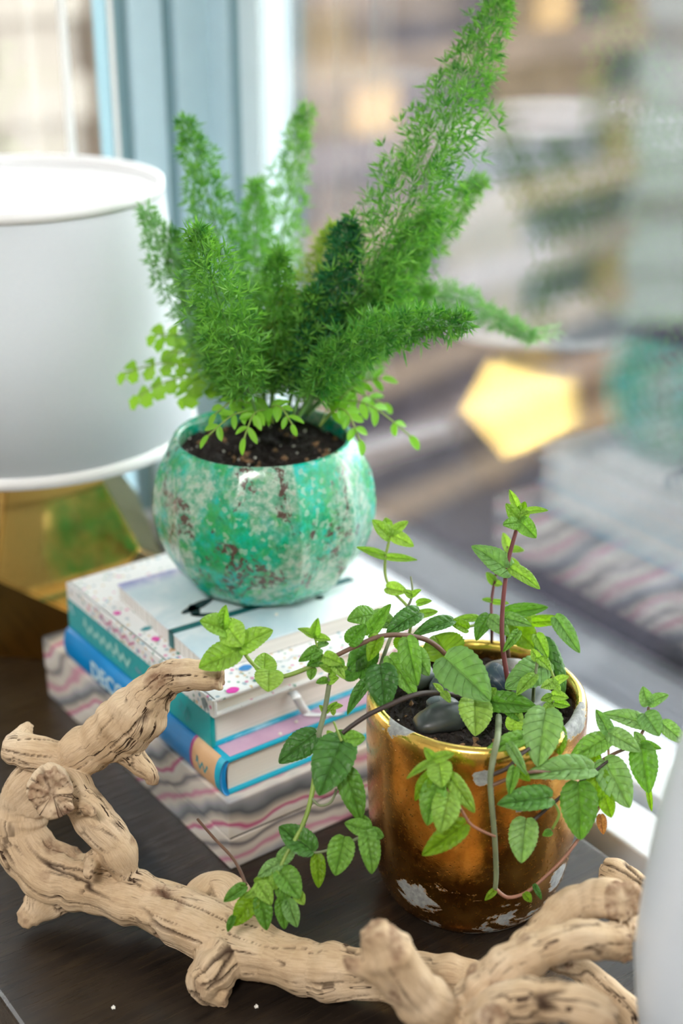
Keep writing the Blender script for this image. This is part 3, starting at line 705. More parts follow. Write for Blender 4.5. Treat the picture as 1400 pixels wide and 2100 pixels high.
# ------------------------------------------------------------------ gold pot
def goldpot_mat():
    t = NT('worn_gold_leaf'); v = t.coord()
    n = t.noise(v, 55, 5, .65); n2 = t.noise(v, 260, 4, .65); n3 = t.noise(t.coord(scale=(1, 1, 2.2)), 20, 6, .68, .5)
    sz = t.node('ShaderNodeSeparateXYZ'); t.link(v, sz.inputs[0])
    rim = t.ramp(sz.outputs['Z'], [(.1425, 0.0), (.1465, 1.0)])
    gold = t.ramp(n, [(.3, (.50, .21, .035)), (.5, (.62, .29, .05)), (.7, (.76, .40, .10))])
    gold = t.mix(rim, gold, (.95, .66, .16))
    low = t.ramp(sz.outputs['Z'], [(.0, .12), (.035, .05), (.05, 0.0), (.138, 0.0), (.146, .085)])
    bare = t.ramp(t.math('ADD', n3, low), [(.665, 0.0), (.685, 1.0)])
    for (px, py, z, rr) in ((825, 1486, .151, .0125), (1168, 1470, .151, .0150), (850, 1832, .0, .0150), (985, 1590, .0, .0065), (1075, 1640, .0, .010), (1150, 1800, .0, .010)):
        if z > 0: q0 = PZ(px, py, z)-GOC
        else:
            rr_ = ray(px, py); dd = min(np.arange(.7, 1.0, .001), key=lambda d_: abs(math.hypot((CAM+rr_*d_).x-GOC.x, (CAM+rr_*d_).y-GOC.y)-.0675) + (1 if (CAM+rr_*d_).y > GOC.y else 0)); q0 = CAM+rr_*dd-GOC
        vd = t.node('ShaderNodeVectorMath', operation='DISTANCE'); vd.inputs[1].default_value = q0; t.link(v, vd.inputs[0])
        dn = t.math('ADD', t.math('DIVIDE', vd.outputs['Value'], rr), t.math('MULTIPLY', t.math('SUBTRACT', n3, .5), 4.0))
        bare = t.math('MAXIMUM', bare, t.ramp(dn, [(.80, 1.0), (.88, 0.0)]))
    stone = t.ramp(n2, [(.3, (.18, .19, .19)), (.7, (.40, .41, .40))])
    t.set(Base_Color=t.mix(bare, gold, stone), Metallic=t.math('SUBTRACT', 1.0, bare), Roughness=t.mix(bare, t.ramp(n2, [(.3, .16), (.7, .30)]), .8))
    vo = t.voronoi(v, 330); pits = t.ramp(vo, [(.0, 0.0), (.26, 1.0)])
    pit = t.mix(t.ramp(n, [(.46, 0.0), (.60, 1.0)]), 1.0, pits)
    h = t.math('ADD', t.math('MULTIPLY', pit, .7), t.math('ADD', t.math('MULTIPLY', n2, .35), t.math('MULTIPLY', bare, -.8))); t.bump(h, .26, .0009)
    return t.m
GOC = Vector((0.0858, 0.776, 0.0))
M['gold_pot'] = goldpot_mat()
go = empty('gold_pot', GOC); tag(go, 'worn metallic gold pot holding the mint plant on the table', 'pot')
oprof = [(.0, .001), (.045, .001), (.049, .0003), (.0530, .0025), (.0570, .007), (.0605, .0135), (.0635, .023), (.0660, .037), (.0681, .057), (.0693, .082), (.0699, .110), (.0700, .138), (.0697, .1450), (.0686, .1490), (.0665, .1510), (.0640, .1510), (.0622, .1490), (.0612, .1450), (.0608, .135), (.0606, .128), (.0, .127)]
def owob(a, z): return 1+.004*math.sin(3*a+z*30)+.003*math.sin(7*a+1)
lathe('pot_body', oprof, M['gold_pot'], go, 128, True, rfun=owob)
soil('soil', 'dark potting soil between the pebbles in the gold pot', GOC+Vector((0, 0, .1395)), .0612, 8, 8)

# pebbles
def pebble_mat(name, c0, c1, vein):
    t = NT(name); v = t.coord(); n = t.noise(v, 45, 5, .6, .8); w = t.noise(v, 30, 6, .6, 2.0)
    c = t.ramp(n, [(.3, c0), (.7, c1)]); c = t.mix(t.ramp(w, [(.495, 0.0), (.505, vein), (.515, 0.0)]), c, (.30, .28, .25))
    t.set(Base_Color=c, Roughness=.42); t.bump(t.noise(v, 400, 3), .15, .0006); return t.m
PM = [pebble_mat('slate_pebble', (.045, .06, .075), (.12, .15, .17), .9), pebble_mat('dark_pebble', (.02, .026, .03), (.05, .06, .06), .0), pebble_mat('navy_pebble', (.012, .025, .045), (.05, .08, .11), .6), pebble_mat('pale_pebble', (.20, .23, .25), (.30, .33, .34), .2), pebble_mat('brown_pebble', (.12, .10, .09), (.26, .25, .25), .7)]
zs = .1395
PEB = [((925, 1397), (.0165, .0105, .008), 0, .6, 'blue grey veined pebble lying in the gold pot'), ((908, 1474), (.020, .0115, .010), 1, .25, 'long dark smooth pebble at the near rim of the gold pot'),
       ((1020, 1390), (.0110, .0120, .009), 2, .3, 'navy blue angular pebble in the middle of the gold pot'), ((1095, 1428), (.0150, .0115, .007), 3, -.4, 'pale grey flat pebble in the gold pot'),
       ((1075, 1342), (.0165, .0100, .009), 4, .1, 'brown and white streaked pebble at the far side of the gold pot'), ((862, 1384), (.0110, .0090, .008), 3, .9, 'small pale pebble beside the blue grey pebble'), ((905, 1440), (.0110, .0075, .005), 0, .1, 'thin slate pebble behind the long dark pebble')]
for (c, sc, mi, ang, lab) in PEB:
    bm = bmesh.new(); bmesh.ops.create_icosphere(bm, subdivisions=4, radius=1.0); A = np.array([v.co[:] for v in bm.verts]); k = 1+(vnoise(A*1.3+mi*7+c[0])-.5)*.30+(vnoise(A*2.8+mi*3)-.5)*.08
    for v, q in zip(bm.verts, k): v.co = Vector((v.co.x*sc[0], v.co.y*sc[1], v.co.z*sc[2]))*q
    o = bm_obj('pebble', bm, PM[mi], None, True); p = PZ(c[0], c[1], zs+.005); hv = Vector((p.x-GOC.x, p.y-GOC.y)); hv *= min(1, (.0565-sc[0])/hv.length); o.location = (GOC.x+hv.x, GOC.y+hv.y, zs+sc[2]*.55); o.rotation_euler = (.1*math.sin(c[0]), .12*math.cos(c[1]), ang)
    tag(o, lab, 'pebble', 'pebbles in the gold pot')

# ------------------------------------------------------------------ foxtail fern
def leaf_mat(name, c0, c1, trans=.35, rough=.45, uvvein=False, bumps=0.0):
    t = NT(name); oi = t.node('ShaderNodeObjectInfo'); n = t.noise(t.coord('Object'), 9 if uvvein else 60, 3)
    f = t.math('ADD', t.math('MULTIPLY', oi.outputs['Random'], .6), t.math('MULTIPLY', n, .4)) if uvvein else t.math('ADD', t.math('MULTIPLY', oi.outputs['Random'], .25), t.math('MULTIPLY', t.ramp(t.noise(t.coord('Object'), 130, 2), [(.30, 0.0), (.70, 1.0)]), .75))
    c = t.ramp(f, [(.15, c0), (.85, c1)])
    if uvvein:
        uv = t.node('ShaderNodeTexCoord'); sx = t.node('ShaderNodeSeparateXYZ'); t.link(uv.outputs['UV'], sx.inputs[0])
        av = t.math('ABSOLUTE', t.math('SUBTRACT', sx.outputs[0], .5)); av2 = t.math('MULTIPLY', av, 2.0)
        mid = t.ramp(av2, [(.0, 1.0), (.055, .0)])
        ph = t.math('SUBTRACT', t.math('MULTIPLY', sx.outputs[1], 6.5), t.math('MULTIPLY', av2, 1.7))
        lat = t.math('ABSOLUTE', t.math('SINE', t.math('MULTIPLY', ph, math.pi))); latl = t.ramp(lat, [(.0, .55), (.16, .0)])
        vein = t.math('MAXIMUM', mid, latl)
        c = t.mix(t.math('MULTIPLY', vein, .45), c, tuple(min(1, k*1.5+.08) for k in c1))
        mp = t.node('ShaderNodeMapping'); mp.inputs['Scale'].default_value = (7, 10, 1); t.link(uv.outputs['UV'], mp.inputs[0])
        vo = t.node('ShaderNodeTexVoronoi', feature='SMOOTH_F1'); vo.inputs['Scale'].default_value = 1.0; t.link(mp.outputs[0], vo.inputs['Vector'])
        c = t.mix(t.ramp(vo.outputs['Distance'], [(.34, 0.0), (.66, .30)]), c, tuple(k*.5 for k in c0))
        h = t.math('SUBTRACT', t.math('MULTIPLY', vo.outputs['Distance'], -.6), t.math('MULTIPLY', vein, .5)); t.bump(h, .9, .0022)
    t.set(Base_Color=c, Roughness=rough); t.b.inputs['Specular IOR Level'].default_value = .35
    tl = t.n.new('ShaderNodeBsdfTranslucent'); t.link(t.mix(1.0, c, (1.25, 1.35, .5), 'MULTIPLY'), tl.inputs[0])
    mx = t.n.new('ShaderNodeMixShader'); mx.inputs[0].default_value = trans
    t.link(t.b.outputs[0], mx.inputs[1]); t.link(tl.outputs[0], mx.inputs[2]); t.link(mx.outputs[0], t.out.inputs[0]); return t.m
FM = {'mid': leaf_mat('fern_green', (.035, .19, .03), (.21, .48, .08), .38), 'dark': leaf_mat('fern_dark_green', (.012, .12, .045), (.03, .19, .06), .25),
      'light': leaf_mat('fern_light_green', (.12, .36, .06), (.20, .46, .10), .4), 'yellow': leaf_mat('fern_yellow_green', (.22, .34, .03), (.30, .42, .06), .4), 'pale': leaf_mat('fern_pale_green', (.16, .38, .16), (.24, .46, .20), .4)}
M['fern_stem'] = plain('fern_stem', (.10, .24, .05), .6)
GS = GPC+Vector((0, 0, .106))
fern = empty('foxtail_fern', GS); tag(fern, 'foxtail fern with bushy green plumes growing in the green pot', 'plant')
rs = np.random.RandomState(12)
def frond(pts, hw, key, nodes, blen, needles=13, nlen=.0085, nw=.00080, start=.12, taper=1.0):
    """pts: rows (px,py,depth); hw: half width of the plume in metres"""
    rows = [(*P(x, y, d), .0011) for x, y, d in pts]; path = smooth_path(rows, 12); n = len(path)
    for i in range(n): path[i, 3] = .0013*(1-.75*i/(n-1))
    vs_, fs = tube_geo(path, 6); st = mesh_obj('frond_stem', vs_, fs, M['fern_stem'], fern, True, base=GS)
    C = path[:, :3]; seg = np.linalg.norm(np.diff(C, axis=0), axis=1); cum = np.r_[0, np.cumsum(seg)]; tot = cum[-1]
    V, F = [], []
    cnt = int(nodes*.82)
    for i in range(cnt):
        u = start+(1-start)*(i+rs.rand()*.6)/cnt; s = min(u, .999)*tot; j = int(np.clip(np.searchsorted(cum, s)-1, 0, n-2)); w = (s-cum[j])/max(seg[j], 1e-9)
        p = C[j]*(1-w)+C[j+1]*w; T = C[j+1]-C[j]; T = T/np.linalg.norm(T)
        a = i*2.39996+rs.rand()*.5; e1 = np.cross(T, [0.3, .5, .8]); e1 /= np.linalg.norm(e1); e2 = np.cross(T, e1); rad = e1*math.cos(a)+e2*math.sin(a)
        # envelope: full for most of the length, tapering to the tip, thinner at the base
        env = min(1.0, .35+u*2.2)*(1-max(0, (u-.5)/.5)**1.8*.80*taper)
        L = hw*env*(.58+.72*rs.rand()**1.3)*blen; d = rad*(.86)+T*.55; d /= np.linalg.norm(d)
        m = max(5, int(needles*.78*(.5+.6*env)))
        nc = max(2, int(round(m/5.0)))
        for ci in range(nc):
            q = .35+.65*(ci+.6*rs.rand()+.4)/nc; cpt = p+d*L*min(q, 1.0); a0 = rs.rand()*6.28; f1 = np.cross(d, T+.01); f1 /= np.linalg.norm(f1); f2 = np.cross(d, f1); nk = 5 if ci < nc-1 else 7
            for k in range(nk):
                aa = a0+k*6.283/nk+rs.rand()*.5; sp_r = .75+.5*rs.rand()
                dirn = d*(.62+.4*rs.rand())+(f1*math.cos(aa)+f2*math.sin(aa))*sp_r+T*.15
                dirn /= np.linalg.norm(dirn); ln = 1.30*nlen*(.65+.6*rs.rand())*(1-.25*u); sd = np.cross(dirn, rs.randn(3)); sd /= np.linalg.norm(sd)+1e-9; nn = np.cross(dirn, sd)
                b0 = len(V); V += [cpt, cpt+dirn*ln*.45+sd*nw+nn*nw*.5, cpt+dirn*ln, cpt+dirn*ln*.45-sd*nw+nn*nw*.5]; F += [(b0, b0+1, b0+2), (b0, b0+2, b0+3)]
        # branchlet
        b0 = len(V); sd = np.cross(d, T); V += [p+sd*.0003, p-sd*.0003, p+d*L]; F.append((b0, b0+1, b0+2))
    V = np.array(V)-np.array(GS)
    o = mesh_obj('needles', V, F, FM[key], st); o['kind'] = 'stuff'
    return st
PXM = 1/2917.0
FR = [ # points, half width px, colour, nodes, branchlet length factor, needles
 ([(612, 852, 1.03), (690, 700, 1.01), (770, 540, 1.0), (870, 350, .99), (950, 180, .985), (1030, -5, .98)], 92, 'mid', 330, 1.05, 17, .0095),
 ([(530, 862, .98), (490, 740, .955), (450, 620, .935), (425, 540, .925), (405, 475, .92)], 66, 'mid', 190, .95, 14, .0090),
 ([(520, 845, 1.03), (490, 680, 1.05), (450, 500, 1.055), (415, 360, 1.055), (380, 250, 1.05)], 62, 'mid', 210, .95, 14, .0085),
 ([(560, 840, 1.05), (565, 640, 1.09), (585, 440, 1.12), (605, 310, 1.125), (628, 222, 1.13)], 52, 'mid', 190, .95, 13, .0085),
 ([(545, 840, 1.04), (530, 640, 1.08), (524, 500, 1.09), (526, 375, 1.09)], 55, 'light', 190, .95, 13, .0085),
 ([(555, 855, 1.0), (562, 720, 1.0), (566, 620, 1.0), (572, 520, .995)], 46, 'mid', 150, .95, 13, .0085),
 ([(590, 850, 1.03), (620, 700, 1.05), (650, 590, 1.055), (682, 470, 1.055)], 52, 'yellow', 150, .95, 13, .0085),
 ([(600, 855, 1.0), (650, 700, .995), (690, 570, .995), (718, 460, .995)], 50, 'dark', 190, .95, 15, .0085),
 ([(625, 850, 1.04), (740, 660, 1.07), (860, 510, 1.085), (985, 370, 1.09)], 58, 'mid', 200, .95, 14, .0085),
 ([(610, 860, .99), (680, 745, .965), (770, 690, .95), (860, 668, .94), (955, 660, .935)], 48, 'mid', 180, .95, 14, .0092),
 ([(630, 850, 1.04), (760, 690, 1.08), (900, 610, 1.10), (1010, 650, 1.105), (1092, 692, 1.10)], 40, 'pale', 170, .95, 13, .0085),
 ([(510, 850, 1.03), (420, 700, 1.035), (350, 560, 1.035), (296, 430, 1.03)], 50, 'pale', 110, .95, 10, .0085),
 ([(515, 850, 1.03), (440, 700, 1.045), (385, 580, 1.045), (348, 475, 1.04)], 42, 'mid', 120, .95, 12, .0085),
 ([(585, 855, 1.01), (610, 760, 1.0), (630, 680, .995), (645, 600, .99)], 52, 'mid', 130, .95, 13, .0085),
 ([(620, 850, 1.02), (720, 690, 1.02), (810, 560, 1.02), (890, 440, 1.02)], 66, 'mid', 210, .95, 15, .0090),
 ([(500, 855, 1.0), (470, 760, .99), (450, 700, .985), (430, 640, .985)], 50, 'mid', 120, .95, 12, .0085),
 ([(615, 852, 1.01), (690, 740, 1.0), (750, 660, .995), (800, 590, .99)], 55, 'mid', 150, .95, 14, .0090),
 ([(540, 850, 1.02), (545, 760, 1.03), (560, 690, 1.04), (590, 600, 1.05)], 46, 'yellow', 110, .95, 12, .0085),
 ([(630, 852, 1.03), (700, 780, 1.05), (780, 690, 1.07), (880, 590, 1.08)], 48, 'light', 130, .95, 12, .0085)]
for pts, hw, key, nodes, bl, nd, nl_ in FR:
    frond(pts, hw*PXM*1.08, key, nodes, bl, nd, nl_)

# seedlings with leaflets around the fern
def leaflet_mesh(name, lobed):
    n, vs_, fs = 8, [], []
    for i in range(n+1):
        u = i/n
        w = (math.sin(math.pi*min(1, u*1.0))**.6)*(1.0 if not lobed else (.45+.75*u)) if 0 < i < n else .05
        if lobed: w *= 1+.22*math.sin(u*19)
        for s_, hgt in ((-1, .10), (0, 0), (1, .10)): vs_.append((s_*w, u, hgt*w-.16*u*u))
    for i in range(n):
        for k in range(2): fs.append((i*3+k, i*3+k+1, i*3+k+4, i*3+k+3))
    me = bpy.data.meshes.new(name); me.from_pydata(vs_, [], fs); me.polygons.foreach_set('use_smooth', [True]*len(me.polygons)); return me
LF = leaf_mat('seedling_green', (.16, .46, .03), (.30, .62, .06), .4); LF2 = leaf_mat('lobed_leaf_green', (.15, .38, .02), (.30, .52, .05), .4)
LM = leaflet_mesh('leaflet', False); LM.materials.append(LF); LM2 = leaflet_mesh('lobed_leaflet', True); LM2.materials.append(LF2)
M['seed_stem'] = plain('seedling_stem', (.22, .34, .06), .6)
def frame_from(b, tp, nrm_hint, wid, zscale=None):
    y = tp-b; L = y.length; yn = y/L; z = nrm_hint-yn*nrm_hint.dot(yn)
    z = z.normalized() if z.length > 1e-6 else yn.orthogonal(); x = yn.cross(z)
    zs_ = L if zscale is None else zscale
    return Matrix(((x.x*wid, yn.x*L, z.x*zs_, b.x), (x.y*wid, yn.y*L, z.y*zs_, b.y), (x.z*wid, yn.z*L, z.z*zs_, b.z), (0, 0, 0, 1)))
def sprig(plant, base, rach, n, me, ll, lw, root):
    rows = [(*P(x, y, d), .0006) for x, y, d in rach]; path = smooth_path(rows, 8); m = len(path)
    vs_, fs = tube_geo(path, 5); st = mesh_obj('stalk', vs_, fs, M['seed_stem'], plant, True, base=base)
    toc = Vector((0, -.6, .8))
    for i in range(n):
        u = .25+.75*i/(n-1); j = min(m-2, int(u*(m-1))); p = Vector(path[j][:3]); T = (Vector(path[j+1][:3])-Vector(path[max(0, j-1)][:3])).normalized()
        side = T.cross(toc).normalized()
        for s_ in ((-1, 1) if i < n-1 else (0,)):
            d = (side*s_*.85+T*.6+Vector((0, 0, -.28+rnd.uniform(-.15, .15)))).normalized(); nh = (toc+Vector((rnd.uniform(-.5, .5), rnd.uniform(-.4, .4), rnd.uniform(-.2, .4)))).normalized()
            o = bpy.data.objects.new('leaflet', me); link(o, st); o.matrix_local = Matrix.Translation(-Vector(base)) @ frame_from(p, p+d*ll*rnd.uniform(.8, 1.15), nh, lw*rnd.uniform(.85, 1.15), ll)
    return st
b1 = P(560, 868, 1.0); sd1 = empty('seedling', b1); tag(sd1, 'bright green seedling with oblong leaflets at the near rim of the green pot', 'plant')
for r_ in ([(560, 868, 1.0), (530, 845, .985), (480, 850, .97), (425, 895, .965)], [(560, 868, 1.0), (555, 838, .985), (575, 835, .975), (600, 872, .968)], [(560, 868, 1.0), (545, 842, .985), (520, 850, .972), (500, 900, .965)], [(560, 868, 1.0), (520, 832, .99), (480, 822, .98), (440, 850, .975)]):
    sprig(sd1, b1, r_, 6, LM, .0115, .0024, None)
b2 = P(655, 875, 1.01); sd2 = empty('seedling', b2); tag(sd2, 'bright green seedling leaning over the window side of the green pot rim', 'plant')
for r_ in ([(655, 875, 1.01), (705, 825, 1.01), (765, 835, 1.01), (845, 898, 1.01)], [(655, 875, 1.01), (700, 815, 1.02), (740, 785, 1.03), (785, 775, 1.03)], [(655, 875, 1.01), (690, 840, 1.0), (715, 850, .995), (738, 905, .99)], [(655, 875, 1.01), (690, 800, 1.03), (720, 800, 1.03), (790, 830, 1.03)]):
    sprig(sd2, b2, r_, 6, LM, .0120, .0028, None)
b3 = P(500, 860, 1.03); sd3 = empty('lobed_fern', b3); tag(sd3, 'small fern with lobed yellow green leaflets leaning towards the lampshade', 'plant')
for r_ in ([(500, 860, 1.03), (430, 770, 1.05), (340, 745, 1.06), (255, 765, 1.065)], [(500, 860, 1.03), (430, 785, 1.05), (350, 780, 1.055), (285, 812, 1.06)], [(500, 860, 1.03), (440, 740, 1.06), (380, 690, 1.07), (318, 688, 1.07)], [(500, 860, 1.03), (450, 790, 1.04), (410, 780, 1.045), (378, 815, 1.05)], [(500, 860, 1.03), (450, 760, 1.05), (400, 730, 1.06), (350, 720, 1.065)]):
    sprig(sd3, b3, r_, 7, LM2, .0130, .0060, None)

# ------------------------------------------------------------------ mint plant
def mint_leaf_mesh(name, droop, fold, wave, seed):
    nu, nv = 34, 16; vs_, fs, uvs = [], [], []
    r = random.Random(seed); ph0 = r.random()*6
    for i in range(nu+1):
        u = i/nu
        w = (math.sin(math.pi*u**.80)**.62)*(1.0-.16*u) if 0 < i < nu else 0.03
        saw = 1.0
        for k in range(nv+1):
            v = k/nv*2-1; av = abs(v)
            ww = w*(1+(.085*((u*11) % 1.0)-.03 if .08 < u < .97 else 0)*(av**3))
            x = v*ww; y = u-.05*av*av*(1-u)*(0 if i == 0 else 1)-(.07*av**2 if u < .22 else .07*av**2*max(0, 1-(u-.22)*3))*(1 if u < .5 else 0)
            lat = abs(math.sin(math.pi*(u*6.5-av*1.7))); puff = .046*lat**.6*(.45+.55*abs(math.sin(math.pi*(av*2.6+.5*math.floor(u*6.5-av*1.7)+.2)))**.7)*(1-av**6)*(1 if av > .04 else 0)*min(1, w*1.5)
            z = fold*av*w-droop*u*u+puff+wave*.03*math.sin(u*9+ph0+(2 if v > 0 else 0))*av**2-.05*av**3*w
            vs_.append((x, y, z)); uvs.append((k/nv, u))
    for i in range(nu):
        for k in range(nv): fs.append((i*(nv+1)+k, i*(nv+1)+k+1, (i+1)*(nv+1)+k+1, (i+1)*(nv+1)+k))
    me = bpy.data.meshes.new(name); me.from_pydata(vs_, [], fs); me.polygons.foreach_set('use_smooth', [True]*len(me.polygons))
    ul = me.uv_layers.new(name='UVMap')
    for l in me.loops: ul.data[l.index].uv = uvs[l.vertex_index]
    return me
MM = {'m': leaf_mat('mint_leaf', (.085, .24, .026), (.20, .43, .065), .36, .42, True), 'd': leaf_mat('mint_leaf_dark', (.042, .145, .024), (.10, .27, .045), .27, .40, True),
      'y': leaf_mat('mint_leaf_young', (.21, .42, .045), (.36, .58, .10), .40, .45, True), 'p': leaf_mat('mint_leaf_pale', (.15, .33, .085), (.25, .45, .14), .32, .45, True),
      'g': leaf_mat('mint_leaf_yellow', (.16, .34, .01), (.26, .46, .03), .5, .45, True), 'b': leaf_mat('withered_leaf', (.30, .10, .03), (.42, .18, .07), .3, .7, True)}
LMESH = [mint_leaf_mesh('mint_leaf', d, f, w, i) for i, (d, f, w) in enumerate(((.10, .18, .6), (.22, .12, 1.0), (.05, .24, .8), (.30, .16, .5), (.16, .06, 1.2), (-.06, .2, .9)))]
for me in LMESH: me.materials.append(MM['m'])
SM = {'br': plain('mint_stem_brown', (.12, .06, .035), .55, noise=.3, scale=90), 'gr': plain('mint_stem_green', (.20, .30, .05), .5, noise=.15, scale=90), 'pu': plain('mint_stem_purple', (.14, .035, .035), .5, noise=.2, scale=90),
      'dk': plain('mint_stem_dark', (.035, .022, .018), .55, noise=.3, scale=90), 'pg': plain('mint_stem_grey_green', (.16, .19, .10), .55, noise=.2, scale=90), 'pk': plain('mint_stem_pink', (.30, .14, .09), .5, noise=.2, scale=90)}
MB_ = GOC+Vector((0, 0, .140))
mint = empty('mint_plant', MB_); tag(mint, 'trailing mint plant with toothed green leaves growing in the gold pot', 'plant')
_lc = [0]
def mleaf(stem, b, t, hw, db, dt, key, var=None, roll=0.0):
    i = _lc[0]; _lc[0] += 1; rr = random.Random(i*13+5)
    B = P(b[0], b[1], db); T = P(t[0], t[1], dt); wid = hw*PXM*(db+dt)/2*1.14; T = T+(T-B)*.05
    toc = (CAM-B).normalized(); hint = (toc*1.0+Vector((0, 0, .45))+Vector((rr.uniform(-.35, .35), rr.uniform(-.2, .2), rr.uniform(-.25, .25)))).normalized()
    fm = frame_from(B, T, hint, wid, (T-B).length*.95)
    if roll: fm = fm @ Matrix.Rotation(roll, 4, 'Y')
    me = LMESH[i % len(LMESH) if var is None else var]
    o = bpy.data.objects.new('leaf', me); link(o, stem); o.matrix_local = Matrix.Translation(-MB_) @ fm
    o.material_slots[0].link = 'OBJECT'; o.material_slots[0].material = MM[key]
    return o
def mstem(pts, r0, r1, mat, leaves=()):
    """pts rows (px,py,depth); leaves rows (bx,by,tx,ty,half width px,depth base,depth tip,key[,variant])"""
    n0 = len(pts); rows = [(*P(x, y, d), (r0+(r1-r0)*i/max(1, n0-1))*PXM*d) for i, (x, y, d) in enumerate(pts)]
    path = smooth_path(rows, 7); vs_, fs = tube_geo(path, 8); st = mesh_obj('stem', vs_, fs, SM[mat], mint, True, base=MB_)
    for L in leaves: mleaf(st, (L[0], L[1]), (L[2], L[3]), L[4], L[5], L[6], L[7], L[8] if len(L) > 8 else None)
    return st
SOILZ = .139
def root(x, y): return (x, y, depth_at(x, y, SOILZ))
# runner towards the books
mstem([root(948, 1400), (920, 1350, .895), (880, 1315, .885), (830, 1303, .875), (780, 1305, .868), (730, 1325, .862), (690, 1344, .86)], 5.5, 5, 'br', [
 (800, 1350, 850, 1423, 24, .872, .862, 'm'), (835, 1312, 850, 1393, 22, .868, .855, 'm', 3), (850, 1335, 878, 1383, 20, .875, .868, 'p'), (780, 1368, 788, 1442, 31, .862, .848, 'd'),
 (755, 1395, 712, 1452, 13, .87, .86, 'd', 3), (757, 1335, 703, 1375, 22, .90, .92, 'd', 4), (776, 1305, 756, 1352, 15, .868, .86, 'g'), (765, 1330, 735, 1390, 20, .91, .91, 'd'), (915, 1352, 998, 1428, 44, .868, .845, 'p', 0),
 (920, 1350, 892, 1303, 42, .89, .905, 'g', 2), (716, 1318, 748, 1283, 18, .862, .86, 'm', 0), (690, 1352, 700, 1378, 12, .862, .86, 'm'), (830, 1303, 835, 1340, 24, .89, .89, 'g'), (735, 1370, 700, 1395, 16, .92, .93, 'd')])
mstem([(690, 1344, .86), (640, 1366, .858), (590, 1385, .856), (560, 1388, .855), (530, 1372, .854), (505, 1345, .853), (490, 1318, .852), (472, 1292, .85)], 5, 4, 'gr', [
 (487, 1334, 411, 1366, 29, .853, .848, 'y', 0), (487, 1328, 550, 1290, 24, .853, .85, 'y', 1), (466, 1284, 492, 1320, 27, .848, .840, 'y', 4), (468, 1290, 410, 1276, 25, .85, .84, 'y', 5), (458, 1286, 462, 1243, 13, .848, .845, 'y', 2),
 (462, 1288, 428, 1262, 20, .852, .856, 'y', 1), (462, 1290, 492, 1278, 18, .855, .86, 'y'), (541, 1380, 544, 1340, 23, .855, .86, 'y', 2), (552, 1376, 550, 1415, 28, .852, .845, 'y', 0), (641, 1370, 637, 1394, 10, .858, .855, 'm')])
mstem([(690, 1365, .862), (668, 1350, .86), (652, 1330, .858), (645, 1305, .856)], 3, 2, 'gr', [
 (645, 1306, 651, 1270, 11, .856, .85, 'y', 2), (645, 1304, 617, 1288, 9, .856, .85, 'y'), (648, 1308, 676, 1312, 9, .856, .852, 'y'), (655, 1332, 619, 1350, 13, .858, .85, 'm', 3), (652, 1322, 672, 1318, 8, .858, .856, 'p'),
 (666, 1346, 698, 1360, 14, .858, .85, 'y', 0), (665, 1350, 632, 1364, 12, .86, .855, 'm'), (680, 1360, 705, 1385, 11, .86, .852, 'y')])
# upright shoot and hanging stem before the books
mstem([(678, 1378, .862), (672, 1420, .862), (665, 1460, .861), (655, 1500, .858), (648, 1535, .856)], 5, 6, 'pg', [
 (678, 1376, 655, 1366, 9, .86, .855, 'y'), (678, 1375, 706, 1368, 12, .86, .855, 'y'), (676, 1372, 690, 1350, 10, .862, .862, 'y'), (672, 1396, 648, 1402, 9, .862, .856, 'm'), (674, 1396, 692, 1390, 10, .862, .856, 'y'),
 (668, 1460, 656, 1448, 6, .862, .86, 'y'), (668, 1462, 690, 1440, 6, .862, .86, 'y'), (680, 1450, 698, 1446, 7, .862, .858, 'y'), (682, 1452, 684, 1466, 6, .862, .86, 'y'), (646, 1505, 576, 1557, 27, .858, .848, 'd', 4)])
mstem([root(985, 1440), (930, 1424, .878), (880, 1421, .868), (840, 1428, .858), (795, 1447, .852), (755, 1466, .85), (722, 1488, .848), (702, 1504, .848)], 6, 5, 'dk', [
 (905, 1418, 890, 1402, 7, .868, .862, 'y'), (908, 1420, 922, 1436, 9, .866, .86, 'y'), (700, 1520, 657, 1622, 41, .848, .828, 'd', 0), (703, 1518, 742, 1512, 18, .848, .84, 'm', 4), (685, 1518, 672, 1500, 9, .85, .848, 'y'), (690, 1515, 712, 1500, 12, .85, .852, 'm'), (690, 1520, 712, 1545, 12, .852, .85, 'm')])
mstem([(700, 1520, .842), (692, 1500, .842), (684, 1480, .842)], 3, 2, 'gr')
mstem([(650, 1530, .856), (645, 1590, .852), (637, 1640, .848), (625, 1680, .846), (606, 1720, .844), (588, 1750, .842), (572, 1785, .840), (562, 1812, .838)], 5.5, 4, 'gr', [
 (708, 1582, 740, 1676, 25, .846, .838, 'm', 1), (640, 1744, 575, 1696, 26, .842, .848, 'd', 2), (575, 1766, 605, 1733, 15, .842, .842, 'p', 0), (575, 1768, 531, 1793, 15, .842, .836, 'p', 1), (575, 1785, 613, 1838, 25, .840, .832, 'm', 0),
 (560, 1812, 503, 1836, 14, .838, .834, 'y', 4), (530, 1812, 556, 1852, 17, .836, .83, 'y', 0), (522, 1838, 478, 1895, 21, .838, .834, 'g', 1), (535, 1838, 546, 1905, 18, .838, .834, 'm', 0), (590, 1848, 608, 1899, 16, .838, .834, 'p', 2), (578, 1843, 584, 1902, 15, .84, .838, 'm'),
 (502, 1818, 460, 1847, 13, .838, .834, 'm'), (562, 1788, 566, 1822, 11, .838, .834, 'y'), (480, 1880, 467, 1910, 8, .836, .834, 'm'), (560, 1812, 520, 1800, 15, .842, .845, 'y'), (575, 1815, 590, 1850, 16, .84, .838, 'm'), (606, 1830, 622, 1855, 12, .84, .838, 'y')])
